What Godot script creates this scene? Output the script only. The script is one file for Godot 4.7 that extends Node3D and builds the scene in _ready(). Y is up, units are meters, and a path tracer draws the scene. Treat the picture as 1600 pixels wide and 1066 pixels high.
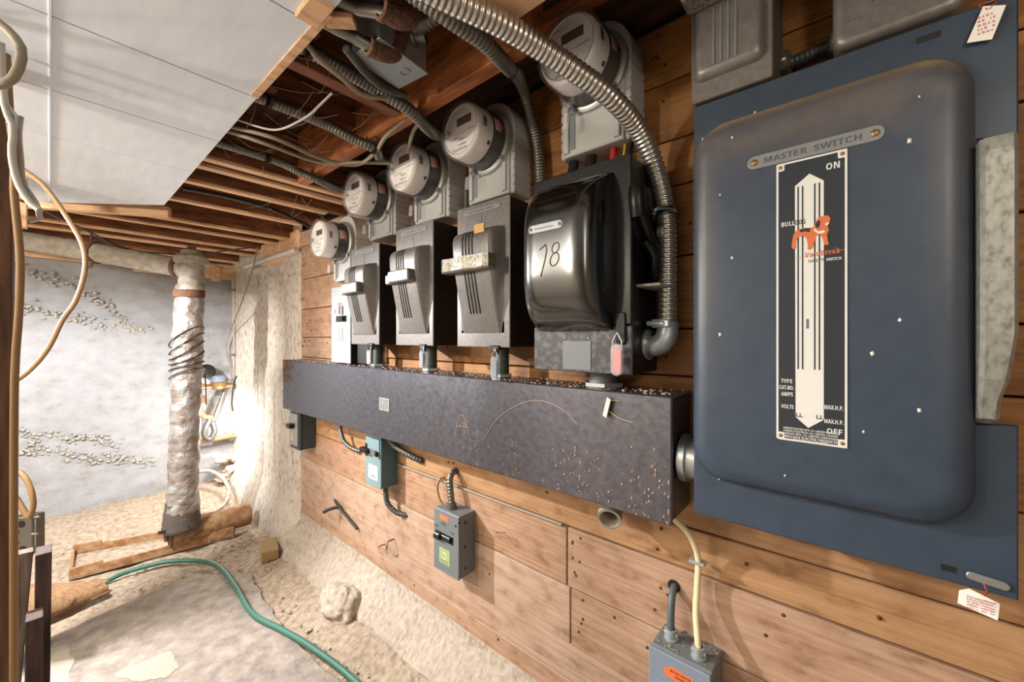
extends Node3D
# A basement service room: meters, fused switches and a master switch on a board wall.
# Metres, y up. The board wall's face is the plane x = 0 (the room lies at x < 0); z runs along it.
# Wall-mounted things are built in a wall frame: local x = along the wall, y = up, z = out from the wall.

var M := {}
var T := Transform3D.IDENTITY
var G := 1
var rng := RandomNumberGenerator.new()
var used := {}

func _ready() -> void:
	rng.seed = 7
	make_camera_and_light()
	make_materials()
	make_shell()
	make_ceiling()
	make_wall_things()
	make_meters()
	make_conduits()
	make_low_breakers()
	make_far_corner()
	make_floor_things()
	make_left_things()

# ------------------------------------------------------------------ camera, sky, lights
func make_camera_and_light() -> void:
	var cam := Camera3D.new()
	cam.name = "camera"
	cam.set_frustum(0.05 * 1066.0 / 622.0, Vector2(0, -0.05 * 6.0 / 622.0), 0.05, 60.0)
	cam.position = Vector3(-1.0, 1.28, 0)
	cam.rotation_degrees = Vector3(0, -49.255, 0)
	add_child(cam)
	cam.current = true
	var we := WorldEnvironment.new()
	we.name = "world"
	var env := Environment.new()
	env.background_mode = Environment.BG_COLOR
	env.background_color = Color(0.75, 0.85, 1.0)
	env.background_energy_multiplier = 1.0
	env.tonemap_mode = Environment.TONE_MAPPER_LINEAR
	env.tonemap_exposure = 0.94
	env.sdfgi_enabled = true
	env.ssao_enabled = true
	env.ssil_enabled = true
	we.environment = env
	add_child(we)

const KEY_E := 7.8
const FILL_E := 1.5
const GLOBE_E := 0.28
const CORNER_E := 0.55

# ------------------------------------------------------------------ mesh helpers
func st_new() -> SurfaceTool:
	var st := SurfaceTool.new()
	st.begin(Mesh.PRIMITIVE_TRIANGLES)
	st.set_smooth_group(-1)
	return st

func tri(st: SurfaceTool, a: Vector3, b: Vector3, c: Vector3) -> void:
	st.add_vertex(T * a)
	st.add_vertex(T * c)
	st.add_vertex(T * b)

func quad(st: SurfaceTool, a: Vector3, b: Vector3, c: Vector3, d: Vector3) -> void:
	tri(st, a, b, c)
	tri(st, a, c, d)

func flat(st: SurfaceTool) -> void:
	st.set_smooth_group(-1)

func smooth(st: SurfaceTool) -> void:
	G += 1
	st.set_smooth_group(G)

func box(st: SurfaceTool, x0: float, x1: float, y0: float, y1: float, z0: float, z1: float, b := 0.0) -> void:
	flat(st)
	if b <= 0.0:
		var p := [Vector3(x0, y0, z0), Vector3(x1, y0, z0), Vector3(x1, y1, z0), Vector3(x0, y1, z0), Vector3(x0, y0, z1), Vector3(x1, y0, z1), Vector3(x1, y1, z1), Vector3(x0, y1, z1)]
		for f in [[4, 5, 6, 7], [1, 0, 3, 2], [5, 1, 2, 6], [0, 4, 7, 3], [7, 6, 2, 3], [0, 1, 5, 4]]:
			quad(st, p[f[0]], p[f[1]], p[f[2]], p[f[3]])
		return
	var zs := [z0, z0 + b, z1 - b, z1]
	var loops: Array[PackedVector3Array] = []
	for k in 4:
		var e: float = b if (k == 0 or k == 3) else 0.0
		var l := PackedVector3Array()
		var g: float = b - e
		for q in [Vector2(x0 + e, y0 + e + g), Vector2(x0 + e + g, y0 + e), Vector2(x1 - e - g, y0 + e), Vector2(x1 - e, y0 + e + g), Vector2(x1 - e, y1 - e - g), Vector2(x1 - e - g, y1 - e), Vector2(x0 + e + g, y1 - e), Vector2(x0 + e, y1 - e - g)]:
			l.append(Vector3(q.x, q.y, zs[k]))
		loops.append(l)
	loft(st, loops, false)
	var l0 := loops[0].duplicate()
	l0.reverse()
	cap(st, l0)
	cap(st, loops[3])

func loft(st: SurfaceTool, loops: Array[PackedVector3Array], soft := true, closed := true) -> void:
	if soft:
		smooth(st)
	else:
		flat(st)
	for k in loops.size() - 1:
		var a := loops[k]
		var b := loops[k + 1]
		var n := a.size()
		for i in (n if closed else n - 1):
			var j := (i + 1) % n
			quad(st, a[i], a[j], b[j], b[i])

func cap(st: SurfaceTool, l: PackedVector3Array) -> void:
	flat(st)
	var c := Vector3.ZERO
	for p in l:
		c += p
	c /= l.size()
	for i in l.size():
		tri(st, c, l[i], l[(i + 1) % l.size()])

func circle(r: float, z: float, n: int, cx := 0.0, cy := 0.0, ph := 0.0) -> PackedVector3Array:
	var l := PackedVector3Array()
	for i in n:
		var a := TAU * i / n + ph
		l.append(Vector3(cx + r * cos(a), cy + r * sin(a), z))
	return l

# profile: [radius, z] pairs, going outwards along z
func lathe(st: SurfaceTool, prof: Array, n := 32, soft := true, ph := 0.0) -> void:
	var run: Array[PackedVector3Array] = []
	for k in prof.size():
		var p = prof[k]
		run.append(circle(p[0], p[1], n, 0, 0, ph))
		if p.size() > 2 and k > 0 and k < prof.size() - 1:
			loft(st, run, soft)
			run = [circle(p[0], p[1], n, 0, 0, ph)]
	loft(st, run, soft)

func rrect(w: float, h: float, r: float, n := 6) -> PackedVector2Array:
	var l := PackedVector2Array()
	for q in 4:
		var c := Vector2((w - r) * [1, -1, -1, 1][q], (h - r) * [1, 1, -1, -1][q])
		for i in n + 1:
			var a := PI / 2 * q + PI / 2 * i / n
			l.append(c + Vector2(cos(a), sin(a)) * r)
	return l

func at_z(l: PackedVector2Array, z: float, c := Vector2.ZERO) -> PackedVector3Array:
	var o := PackedVector3Array()
	for p in l:
		o.append(Vector3(p.x + c.x, p.y + c.y, z))
	return o

# a plate: any counter-clockwise outline, from z0 to z1, with a small chamfer on the front
func plate(st: SurfaceTool, poly: PackedVector2Array, z0: float, z1: float, b := 0.0) -> void:
	if Geometry2D.is_polygon_clockwise(poly):
		poly = poly.duplicate()
		poly.reverse()
	var front := poly
	var loops: Array[PackedVector3Array] = [at_z(poly, z0), at_z(poly, z1 - b)]
	if b > 0.0:
		front = inset(poly, b)
		loops.append(at_z(front, z1))
	loft(st, loops, false)
	var idx := Geometry2D.triangulate_polygon(front)
	for i in range(0, idx.size(), 3):
		var a := front[idx[i]]
		var p := front[idx[i + 1]]
		var c := front[idx[i + 2]]
		if (p - a).cross(c - a) < 0:
			var s := p
			p = c
			c = s
		tri(st, Vector3(a.x, a.y, z1), Vector3(p.x, p.y, z1), Vector3(c.x, c.y, z1))
		tri(st, Vector3(a.x, a.y, z0), Vector3(c.x, c.y, z0), Vector3(p.x, p.y, z0))

func inset(poly: PackedVector2Array, b: float) -> PackedVector2Array:
	var o := PackedVector2Array()
	var n := poly.size()
	for i in n:
		var d0 := (poly[i] - poly[(i + n - 1) % n]).normalized()
		var d1 := (poly[(i + 1) % n] - poly[i]).normalized()
		var nn := (Vector2(-d0.y, d0.x) + Vector2(-d1.y, d1.x))
		nn = nn / maxf(0.5, nn.length_squared() / 2.0)
		o.append(poly[i] + nn * b)
	return o

# a surface over a grid of points; rows go up, columns go right, seen from the front
func sheet(st: SurfaceTool, rows: Array[PackedVector3Array]) -> void:
	smooth(st)
	for k in rows.size() - 1:
		for i in rows[k].size() - 1:
			quad(st, rows[k][i], rows[k][i + 1], rows[k + 1][i + 1], rows[k + 1][i])

func path(pts: Array, closed := false) -> Curve3D:
	var c := Curve3D.new()
	c.bake_interval = 0.004
	var n := pts.size()
	for i in n:
		var a: Vector3 = pts[maxi(i - 1, 0)]
		var b: Vector3 = pts[mini(i + 1, n - 1)]
		if closed:
			a = pts[(i + n - 1) % n]
			b = pts[(i + 1) % n]
		var t := (b - a) / 6.0
		c.add_point(pts[i], -t, t)
	if closed:
		var t0: Vector3 = (pts[1] - pts[n - 1]) / 6.0
		c.add_point(pts[0], -t0, t0)
	return c

# tube along points; pitch > 0 gives the ridges of flexible conduit; squash makes flat cable
func tube(st: SurfaceTool, pts: Array, r: float, sides := 10, pitch := 0.0, squash := 1.0, closed := false, r_end := -1.0, step_len := 0.02) -> void:
	var c := path(pts, closed)
	var length := c.get_baked_length()
	var step := pitch / 6.0 if pitch > 0.0 else minf(step_len, length / 3.0)
	var n := maxi(2, int(length / step))
	var up := Vector3(0.13, 0.9, 0.31).normalized()
	var loops: Array[PackedVector3Array] = []
	for k in n + 1:
		var s := length * k / n
		var p := c.sample_baked(s, true)
		var d := (c.sample_baked(minf(s + 0.003, length), true) - c.sample_baked(maxf(s - 0.003, 0), true)).normalized()
		var x := up.cross(d)
		if x.length() < 0.01:
			x = Vector3(1, 0, 0).cross(d)
		x = x.normalized()
		var y := d.cross(x).normalized()
		up = y
		var rr := r
		if r_end > 0.0:
			rr = lerpf(r, r_end, float(k) / n)
		if pitch > 0.0:
			rr = r * (0.84 + 0.16 * absf(sin(PI * s / pitch)))
		var l := PackedVector3Array()
		for i in sides:
			var a := TAU * i / sides
			l.append(p + x * cos(a) * rr + y * sin(a) * rr * squash)
		loops.append(l)
	loft(st, loops)
	if not closed:
		var l0 := loops[0].duplicate()
		l0.reverse()
		cap(st, l0)
		cap(st, loops[loops.size() - 1])

func ring(st: SurfaceTool, r: float, t: float, n := 24, sides := 8) -> void:
	var pts := []
	for i in n:
		var a := TAU * i / n
		pts.append(Vector3(cos(a) * r, sin(a) * r, 0))
	tube(st, pts, t, sides, 0.0, 1.0, true, -1.0, TAU * r / n)

func rod(st: SurfaceTool, a: Vector3, b: Vector3, r: float, sides := 12, r2 := -1.0) -> void:
	var d := (b - a).normalized()
	var x := d.cross(Vector3.UP if absf(d.y) < 0.9 else Vector3.RIGHT).normalized()
	var y := d.cross(x)
	var l0 := PackedVector3Array()
	var l1 := PackedVector3Array()
	var rb := r if r2 < 0.0 else r2
	for i in sides:
		var g := TAU * i / sides
		var o := x * cos(g) + y * sin(g)
		l0.append(a + o * r)
		l1.append(b + o * rb)
	loft(st, [l0, l1])
	cap(st, l1)
	l0.reverse()
	cap(st, l0)

func beam_box(st: SurfaceTool, a: Vector3, b: Vector3, w: float, h: float, up := Vector3.UP) -> void:
	var d := (b - a).normalized()
	var x := up.cross(d).normalized()
	var y := d.cross(x)
	var keep := T
	T = T * Transform3D(Basis(x, y, d), a)
	box(st, -w / 2, w / 2, -h / 2, h / 2, 0, (b - a).length(), minf(w, h) * 0.06)
	T = keep

func done(st: SurfaceTool) -> ArrayMesh:
	st.generate_normals()
	return st.commit()

# ------------------------------------------------------------------ object helpers
func numbered(called: String) -> String:
	var k: int = used.get(called, 0)
	used[called] = k + 1
	return called if k == 0 else "%s_%03d" % [called, k]

func obj(called: String, st: SurfaceTool, m: Material, parent: Node = null) -> MeshInstance3D:
	return put(called, done(st), m, parent)

func put(called: String, mesh: Mesh, m: Material, parent: Node = null) -> MeshInstance3D:
	var o := MeshInstance3D.new()
	o.mesh = mesh
	o.material_override = m
	if parent == null:
		o.name = numbered(called)
		add_child(o)
	else:
		o.name = called
		parent.add_child(o, true)
	return o

func tag(o: Node, label: String, category: String, group := "") -> void:
	o.set_meta("label", label)
	o.set_meta("category", category)
	if group != "":
		o.set_meta("group", group)

func thing(called: String, label: String, category: String, at := Vector3.ZERO, turn := 0.0, group := "") -> Node3D:
	var o := Node3D.new()
	o.name = numbered(called)
	add_child(o)
	o.position = at
	o.rotation.y = turn
	tag(o, label, category, group)
	return o

# a thing on the board wall: local x along the wall, y up, z outwards
func hung(called: String, label: String, category: String, z := 0.0, y := 0.0, group := "") -> Node3D:
	return thing(called, label, category, Vector3(0, y, z), -PI / 2, group)

func struct(called: String, at := Vector3.ZERO) -> Node3D:
	var o := Node3D.new()
	o.name = called
	add_child(o)
	o.position = at
	o.set_meta("kind", "structure")
	return o

func text(s: String, w: float, h: float, at: Vector3, m: Material, parent: Node, depth := 0.0006, serif := false) -> MeshInstance3D:
	var t := TextMesh.new()
	var f := SystemFont.new()
	f.font_names = PackedStringArray(["Droid Serif" if serif else "Droid Sans"])
	f.font_weight = 700
	t.font = f
	t.font_size = 24
	t.pixel_size = 0.01
	t.text = s
	t.depth = 0.01
	var o := MeshInstance3D.new()
	o.name = "lettering"
	o.mesh = t
	o.material_override = m
	parent.add_child(o, true)
	var box_ := t.get_aabb()
	var sx := w / maxf(box_.size.x, 0.001)
	var sy := h / maxf(box_.size.y, 0.001)
	o.scale = Vector3(sx, sy, depth / 0.01)
	o.position = at - Vector3((box_.position.x + box_.size.x / 2) * sx, (box_.position.y + box_.size.y / 2) * sy, 0)
	return o

# ------------------------------------------------------------------ materials
func ntex(freq: float, oct: int, stops: Array, colors: Array, seed_ := 1, kind := FastNoiseLite.TYPE_SIMPLEX_SMOOTH, size := 512, warp := 0.0) -> NoiseTexture2D:
	var n := FastNoiseLite.new()
	n.noise_type = kind
	n.seed = seed_
	n.frequency = freq
	n.fractal_octaves = oct
	n.fractal_gain = 0.55
	if oct <= 1:
		n.fractal_type = FastNoiseLite.FRACTAL_NONE
	if warp > 0.0:
		n.domain_warp_enabled = true
		n.domain_warp_amplitude = warp
		n.domain_warp_frequency = freq
	var t := NoiseTexture2D.new()
	t.width = size
	t.height = size
	t.seamless = true
	t.generate_mipmaps = false
	t.noise = n
	var g := Gradient.new()
	g.offsets = PackedFloat32Array(stops)
	g.colors = PackedColorArray(colors)
	t.color_ramp = g
	return t

func c8(r: int, g: int, b: int) -> Color:
	return Color(r / 255.0, g / 255.0, b / 255.0)

func mat(key: String, col: Color, rough := 0.6, metal := 0.0) -> StandardMaterial3D:
	var m := StandardMaterial3D.new()
	m.resource_name = key
	m.albedo_color = col
	m.roughness = rough
	m.metallic = metal
	M[key] = m
	return m

func tex(m: StandardMaterial3D, t: Texture2D, scale: Vector3, world := false, offset := Vector3.ZERO) -> StandardMaterial3D:
	m.albedo_texture = t
	m.uv1_triplanar = true
	m.uv1_world_triplanar = world
	m.uv1_scale = scale
	m.uv1_offset = offset
	return m

func bump(m: StandardMaterial3D, t: Texture2D, cm: float) -> void:
	m.heightmap_enabled = true
	m.heightmap_texture = t
	m.heightmap_scale = cm

func make_materials() -> void:
	var rough_noise := ntex(0.03, 5, [0.0, 1.0], [Color.BLACK, Color.WHITE], 5)
	var fine_noise := ntex(0.12, 3, [0.0, 1.0], [Color.BLACK, Color.WHITE], 6)
	var grime := ntex(0.012, 6, [0.0, 0.3, 0.5, 0.75, 1.0], [c8(190, 176, 160), c8(234, 228, 222), c8(246, 244, 242), c8(252, 251, 250), c8(255, 255, 255)], 19, FastNoiseLite.TYPE_SIMPLEX_SMOOTH, 1024, 20.0)
	# boards: grain stretched along z
	var tones := [[c8(164, 128, 102), c8(178, 144, 118)], [c8(170, 136, 112), c8(184, 152, 128)], [c8(164, 124, 86), c8(178, 138, 102)], [c8(176, 146, 124), c8(188, 160, 140)], [c8(138, 90, 40), c8(156, 106, 50)], [c8(148, 98, 46), c8(164, 114, 58)]]
	for k in 6:
		var m := mat("plank_wood_%d" % k, Color.WHITE, 0.6)
		var lo: Color = tones[k][0]
		var hi: Color = tones[k][1]
		tex(m, ntex(0.02, 5, [0.0, 0.2, 0.34, 0.5, 0.66, 1.0], [lo.darkened(0.16), lo.darkened(0.04), lo, lo.lerp(hi, .4), lo.lerp(hi, .8), hi], 20 + k, FastNoiseLite.TYPE_SIMPLEX_SMOOTH, 1024, 12.0), Vector3(1.6, 4.0, 0.07), true, Vector3(k * 0.37, k * 0.21, k * 0.53))
		m.detail_enabled = true
		m.detail_blend_mode = BaseMaterial3D.BLEND_MODE_MUL
		m.detail_uv_layer = BaseMaterial3D.DETAIL_UV_2
		m.uv2_triplanar = true
		m.uv2_world_triplanar = true
		m.uv2_scale = Vector3(0.9, 1.3, 0.7)
		m.detail_albedo = grime
		bump(m, fine_noise, 0.04)
	var j := mat("joist_wood", Color.WHITE, 0.75)
	tex(j, ntex(0.02, 5, [0.0, 0.4, 0.7, 1.0], [c8(70, 38, 20), c8(116, 70, 42), c8(140, 88, 54), c8(160, 108, 70)], 31), Vector3(0.4, 2.5, 2.5), true)
	var bw := mat("beam_wood", Color.WHITE, 0.7)
	tex(bw, ntex(0.02, 5, [0.0, 0.4, 0.7, 1.0], [c8(90, 48, 22), c8(150, 86, 42), c8(172, 104, 56), c8(190, 128, 76)], 32), Vector3(2.5, 2.5, 0.4), true)
	var sf := mat("subfloor_wood", Color.WHITE, 0.85)
	tex(sf, ntex(0.02, 5, [0.0, 0.4, 0.7, 1.0], [c8(40, 24, 14), c8(72, 46, 28), c8(92, 58, 36), c8(110, 72, 46)], 33), Vector3(2.0, 2.0, 0.4), true)
	var pw := mat("pale_wood", Color.WHITE, 0.7)
	tex(pw, ntex(0.02, 5, [0.0, 0.3, 0.6, 1.0], [c8(170, 120, 84), c8(206, 162, 122), c8(222, 182, 144), c8(232, 198, 164)], 34), Vector3(0.6, 3.0, 3.0), true)
	var post := mat("post_wood", Color.WHITE, 0.75)
	tex(post, ntex(0.02, 5, [0.0, 0.4, 0.7, 1.0], [c8(50, 30, 17), c8(86, 57, 36), c8(100, 68, 44), c8(116, 82, 56)], 35), Vector3(4.0, 0.5, 4.0), true)
	var gw := mat("grey_wood", Color.WHITE, 0.8)
	tex(gw, ntex(0.02, 5, [0.0, 0.4, 0.7, 1.0], [c8(48, 36, 32), c8(92, 76, 68), c8(112, 96, 86), c8(140, 122, 108)], 36), Vector3(5.0, 0.6, 5.0))
	var dw := mat("dark_wood", Color.WHITE, 0.7)
	tex(dw, ntex(0.02, 5, [0.0, 0.5, 1.0], [c8(34, 22, 20), c8(62, 44, 40), c8(84, 62, 54)], 37), Vector3(5.0, 0.6, 5.0))
	# masonry and ground
	var cw := mat("wall_concrete", Color.WHITE, 0.92)
	tex(cw, ntex(0.016, 6, [0.0, 0.25, 0.42, 0.6, 0.8, 1.0], [c8(122, 117, 112), c8(137, 136, 136), c8(142, 142, 145), c8(145, 146, 150), c8(150, 149, 150), c8(162, 160, 157)], 41, FastNoiseLite.TYPE_SIMPLEX_SMOOTH, 1024, 8.0), Vector3(0.5, 0.65, 0.5), true)
	bump(cw, fine_noise, 0.25)
	var cf := mat("plaster_concrete", Color.WHITE, 0.92)
	tex(cf, ntex(0.034, 6, [0.0, 0.22, 0.4, 0.6, 1.0], [c8(120, 98, 78), c8(148, 131, 114), c8(164, 150, 136), c8(174, 162, 149), c8(188, 180, 170)], 42, FastNoiseLite.TYPE_SIMPLEX_SMOOTH, 1024, 8.0), Vector3(1.2, 1.1, 1.2), true)
	bump(cf, rough_noise, 0.6)
	var pcm := mat("pale_concrete", Color.WHITE, 0.92)
	tex(pcm, ntex(0.02, 6, [0.0, 0.2, 0.36, 0.6, 1.0], [c8(120, 96, 74), c8(164, 148, 130), c8(188, 178, 166), c8(200, 192, 183), c8(212, 207, 200)], 47, FastNoiseLite.TYPE_SIMPLEX_SMOOTH, 1024, 8.0), Vector3(1.2, 0.7, 1.2), true)
	bump(pcm, fine_noise, 0.3)
	var dirt := mat("dirt", Color.WHITE, 0.95)
	tex(dirt, ntex(0.03, 6, [0.0, 0.25, 0.45, 0.65, 1.0], [c8(116, 96, 78), c8(140, 122, 104), c8(154, 137, 119), c8(164, 149, 133), c8(180, 168, 154)], 43, FastNoiseLite.TYPE_SIMPLEX_SMOOTH, 1024, 8.0), Vector3(0.8, 0.8, 0.8), true)
	bump(dirt, ntex(0.05, 5, [0.0, 1.0], [Color.BLACK, Color.WHITE], 8), 1.2)
	var slab := mat("slab_concrete", Color.WHITE, 0.85)
	tex(slab, ntex(0.016, 6, [0.0, 0.3, 0.42, 0.52, 0.66, 1.0], [c8(116, 106, 101), c8(132, 122, 116), c8(141, 131, 123), c8(146, 132, 121), c8(152, 142, 134), c8(164, 156, 149)], 44, FastNoiseLite.TYPE_SIMPLEX_SMOOTH, 1024, 8.0), Vector3(0.7, 0.7, 0.7), true)
	bump(slab, fine_noise, 0.25)
	mat("pebble", c8(160, 154, 146), 0.9)
	var cp := mat("ceiling_white", Color.WHITE, 0.55)
	tex(cp, ntex(0.03, 5, [0.0, 0.5, 1.0], [c8(212, 222, 236), c8(220, 229, 241), c8(228, 235, 246)], 45), Vector3(1.5, 1, 0.3), true)
	mat("cream_paint", c8(170, 160, 146), 0.85)
	mat("dark_void", c8(26, 20, 16), 0.95)
	var kraft := mat("kraft_board", Color.WHITE, 0.8)
	tex(kraft, ntex(0.02, 4, [0.0, 1.0], [c8(206, 168, 128), c8(226, 192, 154)], 46), Vector3(2, 2, 2), true)
	# painted and bare metal
	var tr := mat("trough_paint", Color.WHITE, 0.42, 0.85)
	tex(tr, ntex(0.035, 6, [0.0, 0.3, 0.5, 0.7, 0.82, 1.0], [c8(84, 83, 90), c8(94, 93, 101), c8(101, 101, 109), c8(106, 105, 112), c8(116, 108, 108), c8(134, 112, 106)], 51, FastNoiseLite.TYPE_SIMPLEX_SMOOTH, 1024, 24.0), Vector3(1.0, 1.2, 1.0))
	tr.metallic_specular = 0.6
	tr.roughness_texture = ntex(0.02, 5, [0.0, 0.5, 1.0], [Color(0.85, 0.85, 0.85), Color(0.93, 0.93, 0.93), Color(1, 1, 1)], 52)
	var bl := mat("blue_paint", Color.WHITE, 0.42)
	bl.vertex_color_use_as_albedo = true
	tex(bl, ntex(0.02, 6, [0.0, 0.4, 0.6, 1.0], [c8(225, 228, 232), c8(242, 243, 245), c8(250, 250, 250), c8(255, 255, 255)], 53), Vector3(2, 2, 2))
	mat("blue_plain", c8(66, 80, 98), 0.45)
	var bk := mat("black_enamel", Color.WHITE, 0.4)
	tex(bk, ntex(0.06, 5, [0.0, 0.45, 0.72, 0.8, 1.0], [c8(8, 8, 9), c8(12, 12, 12), c8(16, 15, 15), c8(36, 31, 28), c8(74, 64, 56)], 54), Vector3(2.5, 2.5, 2.5))
	bk.clearcoat_enabled = true
	bk.clearcoat = 0.12
	bk.clearcoat_roughness = 0.24
	bk.metallic_specular = 0.35
	var de: StandardMaterial3D = bk.duplicate()
	M["door_enamel"] = de
	de.metallic_specular = 0.6
	de.clearcoat = 1.0
	de.roughness = 0.2
	de.clearcoat_roughness = 0.12
	mat("black_plain", c8(14, 15, 18), 0.5)
	var mt := mat("black_mottled", Color.WHITE, 0.5)
	tex(mt, ntex(0.03, 5, [0.0, 0.42, 0.55, 0.7, 1.0], [c8(34, 32, 33), c8(44, 41, 43), c8(66, 62, 66), c8(84, 79, 84), c8(104, 97, 99)], 55), Vector3(2.5, 2.5, 2.5))
	var gp := mat("taupe_paint", Color.WHITE, 0.38)
	tex(gp, ntex(0.03, 5, [0.0, 0.5, 1.0], [c8(106, 101, 98), c8(118, 113, 111), c8(128, 124, 123)], 56), Vector3(3, 3, 3))
	gp.metallic = 0.25
	mat("grey_paint", c8(128, 130, 132), 0.42, 0.2)
	mat("breaker_grey", c8(104, 108, 112), 0.48)
	mat("breaker_teal", c8(74, 104, 112), 0.45)
	mat("breaker_teal_light", c8(116, 140, 146), 0.45)
	mat("breaker_blue_grey", c8(120, 132, 148), 0.45)
	mat("silver_grey", c8(146, 150, 152), 0.45, 0.2)
	mat("socket_grey", c8(182, 182, 182), 0.45)
	mat("socket_dark", c8(120, 128, 136), 0.5)
	mat("meter_white", c8(240, 238, 239), 0.35)
	mat("meter_face", c8(236, 230, 231), 0.35)
	mat("meter_black", c8(10, 10, 11), 0.35)
	mat("lcd", c8(70, 62, 54), 0.2)
	mat("print_grey", c8(110, 100, 100), 0.6)
	mat("label_white", c8(232, 230, 226), 0.6)
	mat("label_orange", c8(226, 108, 58), 0.6)
	mat("sticker_tan", c8(212, 172, 112), 0.6)
	mat("sticker_green", c8(146, 164, 108), 0.6)
	mat("plastic_red", c8(196, 44, 44), 0.35)
	mat("plastic_blue", c8(64, 104, 140), 0.35)
	mat("rib_black", c8(20, 20, 22), 0.5)
	var zinc := mat("zinc", c8(178, 182, 186), 0.34, 0.85)
	mat("bright_conduit", c8(196, 194, 188), 0.3, 0.9)
	mat("dull_conduit", c8(118, 116, 108), 0.42, 0.75)
	mat("dark_conduit", c8(84, 84, 80), 0.5, 0.5)
	mat("galvanized", c8(176, 186, 190), 0.32, 0.55)
	var hs := mat("worn_silver", Color.WHITE, 0.42, 0.55)
	tex(hs, ntex(0.03, 5, [0.0, 0.35, 0.5, 0.65, 1.0], [c8(90, 74, 52), c8(118, 108, 92), c8(138, 134, 124), c8(148, 146, 140), c8(162, 160, 156)], 57), Vector3(5, 5, 5))
	mat("brass", c8(150, 118, 78), 0.4, 0.7)
	mat("aluminium", c8(172, 174, 172), 0.4, 0.6)
	var rust := mat("rust", Color.WHITE, 0.85, 0.1)
	tex(rust, ntex(0.05, 5, [0.0, 0.4, 0.6, 1.0], [c8(60, 38, 28), c8(92, 62, 46), c8(116, 82, 62), c8(150, 116, 92)], 58), Vector3(4, 4, 4))
	var rp := mat("rusty_pipe", Color.WHITE, 0.8)
	tex(rp, ntex(0.03, 5, [0.0, 0.35, 0.55, 0.75, 1.0], [c8(104, 64, 40), c8(132, 90, 60), c8(148, 112, 78), c8(158, 130, 97), c8(170, 150, 122)], 59), Vector3(1.2, 1.2, 1.2))
	var ip := mat("iron_pipe", Color.WHITE, 0.75)
	tex(ip, ntex(0.02, 5, [0.0, 0.4, 0.7, 1.0], [c8(104, 92, 78), c8(142, 134, 122), c8(164, 158, 148), c8(184, 176, 164)], 60), Vector3(2, 2, 2))
	var foil := mat("foil_wrap", Color.WHITE, 0.36, 0.55)
	tex(foil, ntex(0.02, 5, [0.0, 0.38, 0.52, 0.66, 1.0], [c8(132, 108, 94), c8(150, 138, 130), c8(168, 163, 160), c8(178, 176, 175), c8(190, 189, 189)], 61), Vector3(1.0, 1.0, 1.0))
	bump(foil, ntex(0.03, 4, [0.0, 1.0], [Color.BLACK, Color.WHITE], 62), 1.0)
	mat("cable_cream", c8(214, 200, 160), 0.5)
	mat("cable_tan", c8(142, 110, 74), 0.6)
	mat("cable_grey", c8(138, 128, 110), 0.6)
	mat("cable_black", c8(28, 26, 26), 0.5)
	mat("wire_white", c8(186, 182, 174), 0.55)
	mat("wire_red", c8(176, 44, 44), 0.45)
	mat("wire_yellow", c8(196, 160, 70), 0.45)
	mat("hose_green", c8(52, 100, 86), 0.5)
	mat("tag_print", c8(196, 132, 128), 0.7)
	mat("red_paint", c8(150, 34, 26), 0.7)
	var pc := mat("paper_white", Color.WHITE, 0.85)
	tex(pc, ntex(0.05, 4, [0.0, 1.0], [c8(150, 140, 126), c8(172, 165, 154)], 63), Vector3(4, 4, 4))
	var bag := mat("paper_brown", Color.WHITE, 0.85)
	tex(bag, ntex(0.03, 5, [0.0, 0.5, 1.0], [c8(104, 74, 48), c8(138, 104, 72), c8(166, 138, 108)], 64), Vector3(4, 4, 4))
	var brick := mat("brick_tan", Color.WHITE, 0.95)
	tex(brick, ntex(0.08, 4, [0.0, 0.5, 1.0], [c8(120, 98, 62), c8(152, 128, 86), c8(176, 152, 112)], 65), Vector3(5, 5, 5))
	bump(brick, fine_noise, 0.3)
	mat("plate_black", c8(40, 46, 54), 0.3)
	mat("plate_white", c8(216, 216, 214), 0.45)
	mat("plate_orange", c8(200, 104, 60), 0.5)
	mat("strip_grey", c8(132, 136, 140), 0.4, 0.4)
	mat("letter_grey", c8(86, 88, 92), 0.5, 0.4)
	mat("scratch_brown", c8(84, 50, 30), 0.8)
	mat("scratch_tan", c8(154, 126, 116), 0.8)
	var gl := mat("clear_cover", Color(1, 1, 1, 0.06), 0.03)
	gl.transparency = BaseMaterial3D.TRANSPARENCY_ALPHA
	var gs := mat("clear_plastic", Color(0.95, 0.97, 1, 0.25), 0.08)
	gs.transparency = BaseMaterial3D.TRANSPARENCY_ALPHA
	var bulb := mat("bulb_glow", c8(255, 250, 240), 0.4)
	bulb.emission_enabled = true
	bulb.emission = c8(255, 244, 226)
	bulb.emission_energy_multiplier = 6.0

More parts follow.
